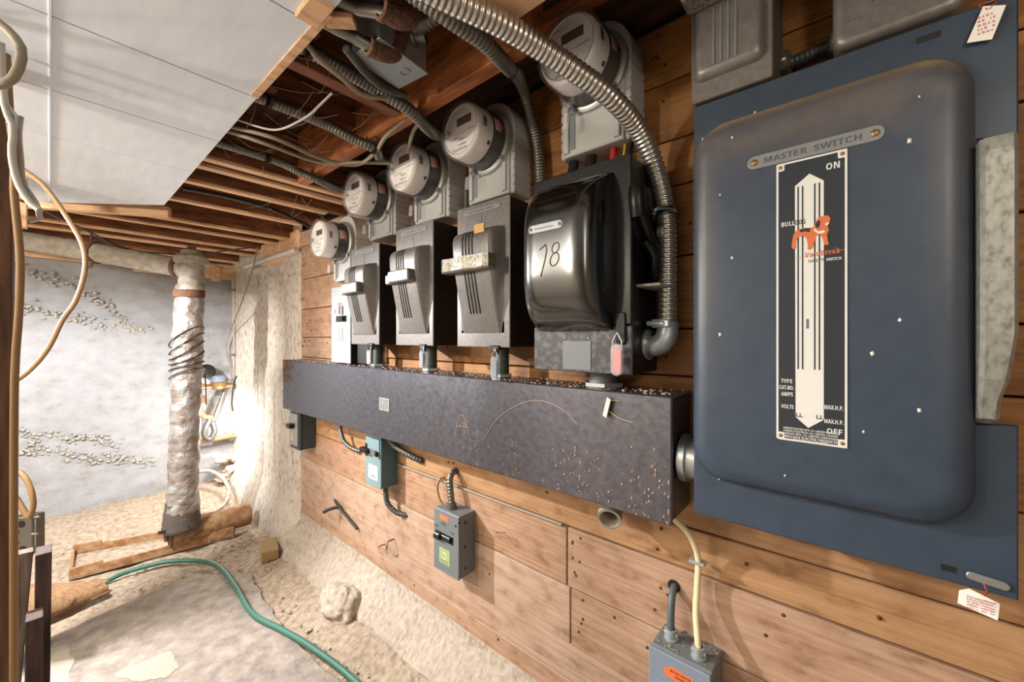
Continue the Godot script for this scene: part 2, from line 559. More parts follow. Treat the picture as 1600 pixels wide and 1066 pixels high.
# ------------------------------------------------------------------ the setting
func make_shell() -> void:
	var w := struct("wall_right")
	w.rotation.y = -PI / 2
	var rows := [
		[-2.56, 1.45, .213, .172, .265, .265], [-2.56, 1.45, .268, .268, .383, .370],
		[-2.56, -.636, .386, .373, .555, .541], [-.632, 1.45, .373, .373, .541, .541],
		[-2.56, -.648, .558, .545, .718, .718], [-.644, 1.45, .544, .544, .717, .717],
		[-2.56, 1.45, .722, .722, .82, .82], [-2.56, 1.45, .824, .824, 1.0, 1.0],
		[-2.56, -1.6, 1.003, 1.003, 1.158, 1.158], [-1.597, 1.45, 1.003, 1.003, 1.183, 1.183],
		[-2.56, -1.62, 1.162, 1.162, 1.278, 1.278], [-1.617, 1.45, 1.187, 1.187, 1.299, 1.299],
		[-2.56, -1.6, 1.282, 1.282, 1.446, 1.446], [-1.597, 1.45, 1.303, 1.303, 1.476, 1.476],
		[-2.56, -1.62, 1.45, 1.45, 1.626, 1.626], [-1.617, 1.45, 1.48, 1.48, 1.65, 1.65],
		[-2.56, -1.6, 1.63, 1.63, 1.826, 1.826], [-1.597, 1.45, 1.654, 1.654, 1.764, 1.764],
		[-2.56, -1.62, 1.83, 1.83, 1.92, 1.92], [-1.617, 1.45, 1.768, 1.768, 1.911, 1.911],
		[-1.2, 1.45, 1.915, 1.915, 2.06, 2.06]]
	var k := 0
	for r in rows:
		var st := st_new()
		var proud := rng.randf_range(-0.0015, 0.0015)
		plate(st, PackedVector2Array([Vector2(r[0], r[2]), Vector2(r[1], r[3]), Vector2(r[1], r[5]), Vector2(r[0], r[4])]), -0.02, proud, 0.0022)
		obj("plank", st, M["plank_wood_%d" % [1, 3, 3, 1, 0, 1, 2, 2, 3, 5, 1, 4, 0, 5, 1, 4, 1, 5, 3, 4, 5][k]], w)
		k += 1
	# nails in the boards
	var nails := st_new()
	for n in 190:
		var r = rows[rng.randi() % rows.size()]
		var x: float = rng.randf_range(r[0] + 0.02, minf(r[1], 0.5))
		if rng.randf() < 0.5:
			x = (r[0] if rng.randf() < 0.5 else minf(r[1], -0.4)) + rng.randf_range(0.012, 0.05)
		var y: float = rng.randf_range(r[3] + 0.02, r[5] - 0.015)
		T = Transform3D(Basis(), Vector3(x, y, 0))
		lathe(nails, [[0.0036, -0.003], [0.004, 0.002], [0.0005, 0.0024]], 7)
	T = Transform3D.IDENTITY
	obj("nail_heads", nails, M.scratch_brown, w).set_meta("kind", "stuff")
	var st := st_new()
	box(st, -2.56, 1.6, 0.15, 2.12, -0.1, -0.024)
	obj("sheathing", st, M.dark_void, w)
	st = st_new()
	box(st, -4.4, 1.6, -0.1, 2.3, -0.3, -0.15)
	obj("outer_wall", st, M.wall_concrete, w)
	# concrete footing under the boards
	var nz := FastNoiseLite.new()
	nz.seed = 3
	nz.frequency = 3.0
	nz.fractal_octaves = 5
	var grid: Array[PackedVector3Array] = []
	var ny := 22
	for iy in ny + 1:
		var y := lerpf(-0.06, 0.30, float(iy) / ny)
		var l := PackedVector3Array()
		for iz in 240:
			var z := -2.6 + 4.1 * iz / 239.0
			var o := lerpf(0.115, -0.004, smoothstep(0.0, 0.2, y)) + nz.get_noise_2d(z, y * 1.4) * 0.022 * smoothstep(0.24, 0.1, y)
			o += 0.02 * smoothstep(-1.2, -1.9, z) * smoothstep(0.2, 0.05, y)
			o -= 0.022 * exp(-pow((z + 1.885) / 0.012, 2.0)) + 0.03 * exp(-pow((z + 2.17) / 0.012, 2.0))
			o += 0.015 * smoothstep(0.03, 0.0, absf(y - 0.1)) * smoothstep(-2.15, -2.3, z)
			if y > 0.21:
				o = -0.022
			l.append(Vector3(z, y, o))
		grid.append(l)
	st = st_new()
	sheet(st, grid)
	obj("concrete_footing", st, M.plaster_concrete, w)
	# the concrete beyond the boards
	grid = []
	for iy in 70:
		var y := -0.06 + 2.08 * iy / 69.0
		var l := PackedVector3Array()
		for iz in 110:
			var z := -4.2 + 1.645 * iz / 109.0
			var hi := smoothstep(0.95, 1.15, y)
			var o := -0.03
			o += (-0.03 * smoothstep(-3.19, -3.17, z) * smoothstep(-2.85, -2.87, z) + 0.025 * smoothstep(-2.88, -2.84, z)) * hi
			o += 0.03 * (1.0 - hi) * smoothstep(-3.6, -2.9, z) * smoothstep(-2.56, -2.72, z)
			o += 0.085 * smoothstep(0.35, 0.0, y) * lerpf(1.0, smoothstep(0.25, 0.15, y), smoothstep(-2.72, -2.57, z))
			o += nz.get_noise_2d(z * 0.8 + 9.0, y) * 0.006 * smoothstep(-2.56, -2.66, z)
			o -= 0.02 * exp(-pow((z + 3.0) / 0.01, 2.0)) * smoothstep(0.25, 0.4, y) + 0.012 * exp(-pow((z + 3.42) / 0.008, 2.0)) * smoothstep(0.6, 0.8, y)
			o -= 0.012 * exp(-pow((y - 1.19) / 0.008, 2.0)) * smoothstep(-2.86, -2.84, z)
			if y > 1.45 and y < 1.78 and z > -3.2:
				o += nz.get_noise_2d(z * 9.0, y * 9.0) * 0.022
			l.append(Vector3(z, y, o))
		grid.append(l)
	st = st_new()
	sheet(st, grid)
	obj("concrete_face", st, M.pale_concrete, w)
	st = st_new()
	box(st, -3.25, -2.56, 1.80, 1.94, -0.1, 0.012, 0.004)
	obj("plate_beam", st, M.pale_wood, w)
	# the far concrete wall
	var b := struct("wall_back")
	grid = []
	for iy in 90:
		var y := -0.1 + 2.2 * iy / 89.0
		var l := PackedVector3Array()
		for ix in 150:
			var x := -4.0 + 4.25 * ix / 149.0
			var o := nz.get_noise_2d(x * 0.5, y * 0.7 + 5.0) * 0.02
			for f in [0.32, 0.58, 0.86, 1.13, 1.41, 1.62]:
				o -= 0.007 * exp(-pow((y - f - 0.02 * sin(x * 2.0)) / 0.012, 2.0))
			o += 0.02 * smoothstep(1.44, 1.40, y + 0.06 * x + 0.05)
			l.append(Vector3(x, y, -4.1 + o))
		grid.append(l)
	st = st_new()
	sheet(st, grid)
	obj("concrete_face", st, M.wall_concrete, b)
	st = st_new()
	box(st, -4.0, 0.3, -0.1, 2.3, -4.4, -4.2)
	obj("outer_wall", st, M.wall_concrete, b)
	var bands := [
		[[-1.35, 1.78], [-1.116, 1.731], [-1.022, 1.684], [-.902, 1.636]], [[-.848, 1.597], [-.739, 1.519], [-.656, 1.407], [-.622, 1.337]],
		[[-1.3, 1.49], [-1.129, 1.474], [-.994, 1.43], [-.787, 1.38], [-.517, 1.324]], [[-1.142, .631], [-1.05, .634], [-.833, .571], [-.755, .524], [-.673, .494]],
		[[-1.142, .549], [-1.008, .533], [-.908, .467], [-.69, .39], [-.48, .322]]]
	st = st_new()
	for band in bands:
		for i in band.size() - 1:
			var p := Vector2(band[i][0], band[i][1])
			var q := Vector2(band[i + 1][0], band[i + 1][1])
			for n in int(p.distance_to(q) * 170):
				var c := p.lerp(q, rng.randf()) + Vector2(rng.randf_range(-0.03, 0.03), rng.randfn(0, 0.022))
				var s := rng.randf_range(0.005, 0.014)
				T = Transform3D(Basis.from_euler(Vector3(rng.randf() * 6, rng.randf() * 6, rng.randf() * 6)).scaled(Vector3(s * 1.3, s, s * 0.8)), Vector3(c.x, c.y, -4.072))
				pebble(st)
	T = Transform3D.IDENTITY
	obj("pebbles", st, M.pebble, b).set_meta("kind", "stuff")
	# walls the camera does not look at
	var l2 := struct("wall_left")
	st = st_new()
	box(st, -3.15, -3.0, -0.1, 2.3, -4.4, 1.8)
	obj("wall_board", st, M.cream_paint, l2)
	var f2 := struct("wall_front")
	st = st_new()
	box(st, -3.15, 0.3, -0.1, 2.3, 1.6, 1.75)
	obj("wall_board", st, M.cream_paint, f2)
	# ground: dirt with a thin worn slab
	var fl := struct("floor")
	grid = []
	for iz in 150:
		var z := 1.7 - 6.0 * iz / 149.0
		var l := PackedVector3Array()
		for ix in 90:
			var x := -3.1 + 3.4 * ix / 89.0
			var y := nz.get_noise_2d(x * 0.9, z * 0.9) * 0.022 - 0.006
			y += 0.085 * smoothstep(-3.5, -4.05, z)
			y += 0.05 * smoothstep(-0.32, -0.05, x) * smoothstep(-2.9, -2.2, z)
			if x < -0.45 and z > -2.6:
				y = minf(y, 0.0)
			l.append(Vector3(x, y, z))
		grid.append(l)
	st = st_new()
	sheet(st, grid)
	obj("dirt_ground", st, M.dirt, fl)
	st = st_new()
	box(st, -3.1, 0.3, -0.25, -0.12, -4.3, 1.7)
	obj("subsoil", st, M.dirt, fl)
	st = st_new()
	T = Transform3D(Basis(Vector3.RIGHT, Vector3(0, 0, -1), Vector3.UP), Vector3.ZERO)
	var edge := PackedVector2Array()
	var pts := [[-.30, 2.47], [-.325, 2.1], [-.335, 1.857], [-.30, 1.43], [-.30, 0.9], [-.30, 0.2], [-.3, -1.5], [-3.0, -1.5], [-3.0, 2.3], [-1.1, 2.55], [-.85, 2.62], [-.6, 2.66], [-.42, 2.6]]
	for i in pts.size():
		var p := Vector2(pts[i][0], pts[i][1])
		var q := Vector2(pts[(i + 1) % pts.size()][0], pts[(i + 1) % pts.size()][1])
		for s in 6:
			edge.append(p.lerp(q, s / 6.0) + Vector2(rng.randf_range(-.008, .008), rng.randf_range(-.008, .008)))
	plate(st, edge, -0.05, 0.012, 0.004)
	T = Transform3D.IDENTITY
	obj("slab", st, M.slab_concrete, fl)

func pebble(st: SurfaceTool) -> void:
	smooth(st)
	var v := [Vector3(1, 0, 0), Vector3(0, 1, 0), Vector3(-1, 0, 0), Vector3(0, -1, 0), Vector3(0, 0, 1), Vector3(0, 0, -1)]
	for i in 4:
		tri(st, v[i], v[(i + 1) % 4], v[4])
		tri(st, v[(i + 1) % 4], v[i], v[5])

func make_ceiling() -> void:
	var c := struct("ceiling")
	var st: SurfaceTool
	# white boards with dark joints
	var ys := T
	T = Transform3D(Basis(Vector3.RIGHT, Vector3(0, 0, 1), Vector3.DOWN), Vector3(0, 1.895, 0))
	var region := PackedVector2Array([Vector2(-.66, 1.5), Vector2(-.66, -2.385), Vector2(-1.03, -2.75), Vector2(-2.2, -3.75), Vector2(-2.98, -3.75), Vector2(-2.98, 1.5)])
	var zs := [1.5, .95, .6, .25, -.1, -.45, -.79, -1.14, -1.48, -1.825, -2.13, -2.47, -2.82, -3.17, -3.75]
	var xs := [-.64, -1.0, -2.0, -2.99]
	for i in zs.size() - 1:
		for j in 3:
			var g := 0.0016
			var cell := PackedVector2Array([Vector2(xs[j] - g, zs[i] - g), Vector2(xs[j + 1] + g, zs[i] - g), Vector2(xs[j + 1] + g, zs[i + 1] + g), Vector2(xs[j] - g, zs[i + 1] + g)])
			for poly in Geometry2D.intersect_polygons(cell, region):
				st = st_new()
				plate(st, poly, 0.0, 0.014, 0.001)
				obj("ceiling_panel", st, M.ceiling_white, c)
	T = ys
	st = st_new()
	for p in [[-1.0, -.45, -2.7], [-2.0, 1.4, -3.5]]:
		box(st, p[0] - 0.0025, p[0] + 0.0025, 1.8785, 1.884, p[2], p[1], 0.001)
	obj("joint_bead", st, M.ceiling_white, c)
	st = st_new()
	box(st, -2.98, -.68, 1.897, 1.903, -2.35, 1.5)
	obj("panel_backing", st, M.dark_void, c)
	# joists, each its own
	for z in [1.2, .8, .4, 0.0, -.36, -.98]:
		st = st_new()
		box(st, -2.95, -.36, 1.905, 2.09, z - .019, z + .019, 0.002)
		obj("joist", st, M.joist_wood, c)
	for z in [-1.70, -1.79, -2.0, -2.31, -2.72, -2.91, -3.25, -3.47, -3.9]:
		st = st_new()
		box(st, -2.95, 0.1 if z < -2.5 else 0.02, 1.907, 2.09, z - .019, z + .019, 0.002)
		obj("joist", st, M.joist_wood, c)
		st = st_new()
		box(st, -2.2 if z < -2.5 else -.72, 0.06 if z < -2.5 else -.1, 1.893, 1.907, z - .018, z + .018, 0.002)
		obj("lit_joist_edge", st, M.pale_wood, c)  # added pale strip: light on the joist's underside put into its colour
	st = st_new()
	box(st, -.358, -.318, 1.893, 2.09, -1.68, -.5, 0.002)
	obj("header_beam", st, M.beam_wood, c)
	st = st_new()
	box(st, -.2, -.16, 2.053, 2.09, -.9, 1.5, 0.002)
	obj("wall_plate", st, M.beam_wood, c)
	st = st_new()
	box(st, -.71, -.672, 1.897, 2.09, -1.68, -.55, 0.002)
	obj("trimmer", st, M.beam_wood, c)
	for x in [-.5]:
		st = st_new()
		box(st, -.67, -.36, 1.93, 2.09, -1.26, -1.22, 0.002)
		obj("blocking", st, M.joist_wood, c)
	for i in 17:
		st = st_new()
		box(st, -3.1 + .2 * i, -2.903 + .2 * i, 2.092, 2.115, -4.3, 1.7)
		obj("subfloor_board", st, M.subfloor_wood, c)
	st = st_new()
	box(st, -3.15, .3, 2.125, 2.3, -4.4, 1.75)
	obj("floor_above", st, M.dark_void, c)
	# timber along the open end of the white boards
	st = st_new()
	beam_box(st, Vector3(-1.5, 1.875, -3.05), Vector3(-.62, 1.885, -2.52), 0.035, 0.05)
	obj("nailer", st, M.pale_wood, c)
	st = st_new()
	box(st, -.705, -.664, 1.872, 1.893, -.785, -.715, 0.002)
	beam_box(st, Vector3(-.667, 1.887, -1.14), Vector3(-.663, 1.886, -.74), 0.018, 0.016)
	obj("edge_strip", st, M.pale_wood, c)
	st = st_new()
	beam_box(st, Vector3(-.655, 1.892, -.775), Vector3(-.615, 1.892, -.735), 0.03, 0.012)
	obj("edge_block", st, M.pale_wood, c)
	# tan board under the joists beside the header
	st = st_new()
	box(st, -.60, -.425, 1.878, 1.892, -.53, .6, 0.001)
	obj("tan_panel", st, M.kraft_board, c)
	st = st_new()
	box(st, -.2, .0, 1.93, 2.09, -.2, -.16, 0.002)
	obj("wall_block", st, M.beam_wood, c)
	st = st_new()
	box(st, -.6, .07, 1.77, 1.89, -4.06, -4.03, 0.002)
	box(st, -2.9, -.62, 1.80, 1.89, -4.05, -4.02, 0.002)
	obj("ledger", st, M.pale_wood, c)
	st = st_new()
	box(st, -.13, -.07, 1.745, 1.87, -4.03, -4.01, 0.002)
	obj("cleat", st, M.pale_wood, c)

# ------------------------------------------------------------------ things on the board wall
func make_wall_things() -> void:
	make_trough()
	make_master()
	fused_switch(-1.533, 1.25, 0.405, 0.0, "narrow silver-fronted fused switch, farthest of the three beside the small breaker box", false)
	fused_switch(-1.194, 1.25, 0.43, 0.0, "silver-fronted fused switch in the middle of the three, with a two-step handle", false)
	fused_switch(-0.85, 1.25, 0.435, 0.0, "silver-fronted fused switch beside the black round-fronted box, with a tan sticker", true)
	make_black_box()
	make_top_switches()
	# small grey breaker box at the end of the row
	var b := hung("breaker_box", "tall pale grey breaker box below the farthest meter, standing on the trough end", "breaker box", -1.845, 1.158)
	var st := st_new()
	box(st, -.09, .094, 0.0, .36, 0.001, .098, .003)
	obj("body", st, M.black_plain, b)
	st = st_new()
	box(st, -.092, .096, 0.0, .362, .098, .103, .002)
	obj("cover", st, M.silver_grey, b)
	st = st_new()
	box(st, -.035, .06, .195, .222, .103, .108, .001)
	box(st, .02, .05, .198, .219, .108, .122, .002)
	obj("toggle", st, M.meter_black, b)
	st = st_new()
	box(st, -.025, .025, .105, .165, .103, .1045, .0005)
	obj("cover_plate", st, M.grey_paint, b)
	text("A2", .03, .018, Vector3(-.005, .275, .1035), M.letter_grey, b)
	text("U", .012, .016, Vector3(-.05, .245, .1035), M.letter_grey, b)
	st = st_new()
	box(st, .1, .2, -.0, .2, 0.001, .075, .003)
	obj("side_box", st, M.black_plain, b)
	# seals
	seal(-1.829, 1.445, .112, M.plastic_red, "small red seal tag hanging on the pale grey breaker box", 0.8)
	seal(-1.476, 1.245, .158, M.label_white, "white padlock seal below the farthest fused switch", 1.0)
	seal(-1.128, 1.25, .158, M.plastic_blue, "clear blue seal below the middle fused switch", 1.0)
	seal(-0.786, 1.243, .158, M.plastic_blue, "clear blue seal below the fused switch with the tan sticker", 1.15)
	seal(-0.401, 1.285, .17, M.plastic_red, "red seal in a wire loop at the black box's lower corner", 1.2)

func seal(z: float, y: float, off: float, m: Material, label: String, s: float) -> void:
	var o := hung("seal_tag", label, "seal", z, y, "wire seals on the electrical boxes")
	var st := st_new()
	T = Transform3D(Basis(), Vector3(0, 0, off + .006))
	tube(st, [Vector3(-.009, -.03, 0) * s, Vector3(-.0085, -.006, 0) * s, Vector3(0, .004, 0) * s, Vector3(.0085, -.006, 0) * s, Vector3(.009, -.03, 0) * s], .0013 * s, 6)
	obj("wire_loop", st, M.zinc, o)
	st = st_new()
	plate(st, at2(rrect(.0085 * s, .024 * s, .008 * s, 4), Vector2(0, -.047 * s)), -.003, .003, .001)
	obj("tag_body", st, m, o)
	st = st_new()
	plate(st, at2(rrect(.0115 * s, .03 * s, .011 * s, 4), Vector2(0, -.046 * s)), -.005, .006, .002)
	obj("clear_case", st, M.clear_plastic, o)
	T = Transform3D.IDENTITY

func at2(l: PackedVector2Array, c: Vector2) -> PackedVector2Array:
	var o := PackedVector2Array()
	for p in l:
		o.append(p + c)
	return o

func rect2(x0: float, x1: float, y0: float, y1: float) -> PackedVector2Array:
	return PackedVector2Array([Vector2(x0, y0), Vector2(x1, y0), Vector2(x1, y1), Vector2(x0, y1)])

func make_trough() -> void:
	var t := hung("wiring_trough", "long dark steel wiring trough under the row of switches, scratched and rusty", "wiring trough", -1.37, .878)
	var st := st_new()
	box(st, -1.08, 1.072, .004, .266, 0.001, .13, .002)
	obj("body", st, M.trough_paint, t)
	st = st_new()
	box(st, -1.083, 1.076, 0.0, .275, .13, .14, .003)
	obj("cover", st, M.trough_paint, t)
	st = st_new()
	box(st, -1.083, 1.076, .268, .274, 0.002, .135, .002)
	obj("top_plate", st, M.trough_paint, t)
	# dust and scale lying on the top, and the rust patch at the far end
	st = st_new()
	for n in 500:
		var s := rng.randf_range(.002, .007)
		T = Transform3D(Basis.from_euler(Vector3(rng.randf() * 6, rng.randf() * 6, 0)).scaled(Vector3(s, s * .5, s)), Vector3(rng.randf_range(-1.06, 1.06), .275, rng.randf_range(.01, .13)))
		pebble(st)
	T = Transform3D.IDENTITY
	obj("dust_and_scale", st, M.plank_wood_3, t).set_meta("kind", "stuff")
	st = st_new()
	for n in 300:
		var s := rng.randf_range(.001, .007)
		var f := rng.randf()
		T = Transform3D(Basis.from_euler(Vector3(0, 0, rng.randf() * 6)).scaled(Vector3(s, s * 1.4, .0008)), Vector3(-1.078 + absf(rng.randfn(0, .075)) * (.4 + f * .6), .268 - absf(rng.randfn(0, .09)) * f, .1405))
		pebble(st)
	T = Transform3D.IDENTITY
	obj("rust_flakes", st, M.rust, t).set_meta("kind", "stuff")
	st = st_new()
	for n in 230:
		var s := rng.randf_range(.0006, .0036)
		var cx: float = [.46, .62, .8, .92, 1.04, 1.0, .87][n % 7]
		T = Transform3D(Basis.from_euler(Vector3(0, 0, rng.randf() * 6)).scaled(Vector3(s, s * 1.5, .0008)), Vector3(clampf(cx + rng.randfn(0, .03), -1, 1.07), clampf(absf(rng.randfn(.02 + .03 * (n % 4), .035)), .003, .25), .1403))
		pebble(st)
	T = Transform3D.IDENTITY
	obj("paint_chips", st, M.scratch_tan, t).set_meta("kind", "stuff")
	st = st_new()
	box(st, -.07, .0, .112, .162, .14, .1415, .0005)
	obj("rating_plate", st, M.aluminium, t)
	marks(t, -.062, -.008, .117, .158, .1415, 5, M.letter_grey)
	# scratched arc and mark
	st = st_new()
	tube(st, [Vector3(.52, .09, .1402), Vector3(.545, .13, .1402), Vector3(.59, .175, .1402), Vector3(.66, .215, .1402), Vector3(.73, .232, .1402), Vector3(.80, .217, .1402), Vector3(.845, .185, .1402)], .0018, 6, 0.0, .5)
	tube(st, [Vector3(.385, .085, .1402), Vector3(.405, .15, .1402), Vector3(.425, .152, .1402), Vector3(.45, .095, .1402)], .0014, 6, 0.0, .5)
	tube(st, [Vector3(.39, .115, .1402), Vector3(.45, .118, .1402)], .0014, 6, 0.0, .5)
	tube(st, [Vector3(.4, .095, .1402), Vector3(.425, .14, .1402), Vector3(.43, .09, .1402)], .0012, 6, 0.0, .5)
	obj("scratch_marks", st, M.scratch_tan, t).set_meta("kind", "stuff")
	# pipe nipples between the switches and the trough
	for k in 4:
		var x: float = [-1.567, -1.2, -.842, -.49][k]
		var n := hung("pipe_nipple", ["green-black pipe nipple under the farthest fused switch", "green-black pipe nipple under the middle fused switch", "green-black pipe nipple under the fused switch with the tan sticker", "wide grey pipe nipple under the black round-fronted box"][k], "pipe", x, 1.155, "pipe nipples on top of the trough")
		st = st_new()
		T = Transform3D(Basis(Vector3.RIGHT, -PI / 2), Vector3(0, 0, .07))
		var r: float = .022 if k < 3 else .036
		lathe(st, [[r * 1.25, -.008], [r * 1.25, .008, 1], [r * 1.02, .008, 1], [r, .05], [r, .095]], 20)
		T = Transform3D.IDENTITY
		obj("pipe", st, M.breaker_grey if k == 3 else mat_once("nipple_green", c8(54, 62, 54), .5), n)
		st = st_new()
		T = Transform3D(Basis(Vector3.RIGHT, -PI / 2), Vector3(0, 0, .07))
		lathe(st, [[r * .5, .001], [r * 1.45, .001, 1], [r * 1.45, .01, 1], [r * .9, .01]], 6, false)
		T = Transform3D.IDENTITY
		obj("locknut", st, M.zinc, n)
	var c := hung("pipe_coupling", "zinc coupling between the trough's end and the big blue switch", "pipe coupling", -.29, 1.012)
	st = st_new()
	T = Transform3D(Basis(Vector3.UP, PI / 2), Vector3(0, 0, .075))
	lathe(st, [[.03, 0.0], [.052, 0.0, 1], [.052, .014, 1], [.044, .014, 1], [.044, .05]], 28)
	T = Transform3D.IDENTITY
	obj("nut", st, M.zinc, c)
	var k2 := hung("pipe_stub", "open black pipe stub hanging under the trough's near end", "pipe stub", -.476, .80)
	st = st_new()
	T = Transform3D(Basis(Vector3(0, 1, 0), 0.3) * Basis(Vector3.RIGHT, 0.35), Vector3(0, .045, .05))
	lathe(st, [[.03, -.03], [.03, .05, 1], [.024, .05, 1], [.024, -.02], [.002, -.021]], 22)
	T = Transform3D.IDENTITY
	obj("pipe", st, M.iron_pipe, k2)
	var tg := hung("paper_tag", "small white tag on a wire at the trough's top edge under the black box", "tag", -.44, 1.118)
	st = st_new()
	T = Transform3D(Basis(Vector3(0, 0, 1), -0.25) * Basis(Vector3.UP, -.5), Vector3(0, 0, .148))
	plate(st, rect2(-.008, .008, -.026, .02), -.001, .001, .0004)
	T = Transform3D.IDENTITY
	obj("tag", st, M.wire_white, tg)
	st = st_new()
	tube(st, [Vector3(0, .014, .15), Vector3(.02, .016, .148), Vector3(.03, .014, .142)], .0008, 6)
	obj("wire", st, M.cable_cream, tg)
	st = st_new()
	tube(st, [Vector3(.006, -.012, .148), Vector3(.03, -.025, .145), Vector3(.06, -.03, .143)], .0006, 6)
	obj("wire", st, M.cable_cream, tg)

# rows of print too small to read: short raised dashes
func marks(parent: Node, x0: float, x1: float, y0: float, y1: float, z: float, rows: int, m: Material) -> void:
	var st := st_new()
	var h := (y1 - y0) / rows
	for r in rows:
		var x := x0
		while x < x1:
			var w := rng.randf_range(.25, .8) * h * .7
			if x + w > x1:
				break
			box(st, x, x + w, y0 + h * r + h * .2, y0 + h * r + h * .8 * rng.randf_range(.7, 1.0), z - .0002, z + .0004)
			x += w + h * .3 * (3.0 if rng.randf() < .15 else 1.0)
	obj("print", st, m, parent)

func mat_once(key: String, col: Color, rough: float) -> Material:
	return M[key] if M.has(key) else mat(key, col, rough)

func fused_switch(z: float, y: float, h: float, _x: float, label: String, near: bool) -> void:
	var s := hung("fused_switch", label, "fused switch", z, y, "fused switches under the meters")
	var st := st_new()
	box(st, -.108, .108, 0.001, h - .002, .001, .147, .002)
	obj("body", st, M.black_plain, s)
	st = st_new()
	box(st, -.111, .111, 0.0, h, .147, .1525, .002)
	obj("cover", st, M.taupe_paint, s)
	# raised shield: full at the shoulder, tapering to nothing at the bottom
	var prof := [[.043, .002], [.05, .006], [.1, .016], [.16, .03], [.22, .042], [.28, .05], [.315, .051], [.332, .046], [.343, .034], [.349, .016], [.351, .001]]
	var rows: Array[PackedVector3Array] = []
	for p in prof:
		var yy: float = p[0] * h / .435
		var hh: float = p[1]
		var r := minf(.012, hh)
		var l := PackedVector3Array()
		var wt: float = .082 - .004 * (1.0 - p[0] / .35)
		var wb: float = wt + .012
		l.append(Vector3(-wb, yy, .1525))
		l.append(Vector3(-wt - .002, yy, .1525 + hh - r))
		for k in 4:
			var a := PI / 2 * (k + 1) / 4.0
			l.append(Vector3(-wt + r - r * cos(a), yy, .1525 + hh - r + r * sin(a)))
		for k in 4:
			var a := PI / 2 * (1.0 - k / 4.0)
			l.append(Vector3(wt - r + r * cos(a), yy, .1525 + hh - r + r * sin(a)))
		l.append(Vector3(wt + .002, yy, .1525 + hh - r))
		l.append(Vector3(wb, yy, .1525))
		rows.append(l)
	st = st_new()
	sheet(st, rows)
	obj("shield", st, M.taupe_paint, s)
	for k in 4:
		st = st_new()
		var x := -.03 + k * .0135
		var a: Array[PackedVector3Array] = []
		for p in prof:
			if p[0] < .055 or p[0] > .344:
				continue
			var yy: float = p[0] * h / .435
			var zz: float = .1525 + p[1]
			a.append(PackedVector3Array([Vector3(x - .003, yy, zz - .002), Vector3(x - .0026, yy, zz + .0016), Vector3(x + .0026, yy, zz + .0016), Vector3(x + .003, yy, zz - .002)]))
		sheet(st, a)
		obj("rib", st, M.rib_black, s)
	# operating handle
	st = st_new()
	var hy := .243 * h / .435
	if near:
		var o := PackedVector2Array([Vector2(-.1, .187), Vector2(.098, .187), Vector2(.098, .222), Vector2(.08, .228), Vector2(.05, .222), Vector2(0, .23), Vector2(-.05, .224), Vector2(-.085, .23), Vector2(-.1, .222)])
		T = Transform3D(Basis(Vector3.RIGHT, Vector3(0, 0, 1), Vector3.DOWN), Vector3(-.004, hy + .02, 0))
		plate(st, o, 0.0, .042, .005)
		T = Transform3D.IDENTITY
		obj("handle", st, M.worn_silver, s)
		st = st_new()
		box(st, .02, .06, h * .752, h * .81, .199, .2045, .0004)
		obj("sticker", st, M.sticker_tan, s)
	else:
		box(st, -.052, .07, hy - .02, hy + .02, .19, .226, .004)
		obj("handle", st, M.worn_silver, s)
		st = st_new()
		box(st, -.085, -.048, hy - .022, hy + .012, .185, .215, .004)
		obj("handle_end", st, M.worn_silver, s)
	# riveted name strip
	st = st_new()
	T = Transform3D(Basis(), Vector3(0, h - .022, .1525))
	plate(st, rrect(.076, .0085, .008, 4), 0.0, .0018, .0005)
	T = Transform3D.IDENTITY
	var ns := obj("name_strip", st, M.strip_grey, s)
	for x in [-.067, .067]:
		st = st_new()
		T = Transform3D(Basis(), Vector3(x, h - .022, .1543))
		lathe(st, [[.004, -.001], [.0035, .0015], [.0003, .002]], 10)
		T = Transform3D.IDENTITY
		obj("rivet", st, M.zinc, ns)
	marks(ns, -.055, .055, h - .026, h - .018, .1543, 1, M.letter_grey)
	st = st_new()
	box(st, -.001, .0, h * .81, h - .034, .1525, .1532)
	obj("seam", st, M.rib_black, s)
	st = st_new()
	box(st, .04, .075, -.006, .006, .13, .16, .002)
	box(st, .05, .066, -.02, .0, .148, .158, .002)
	obj("hasp", st, M.black_plain, s)

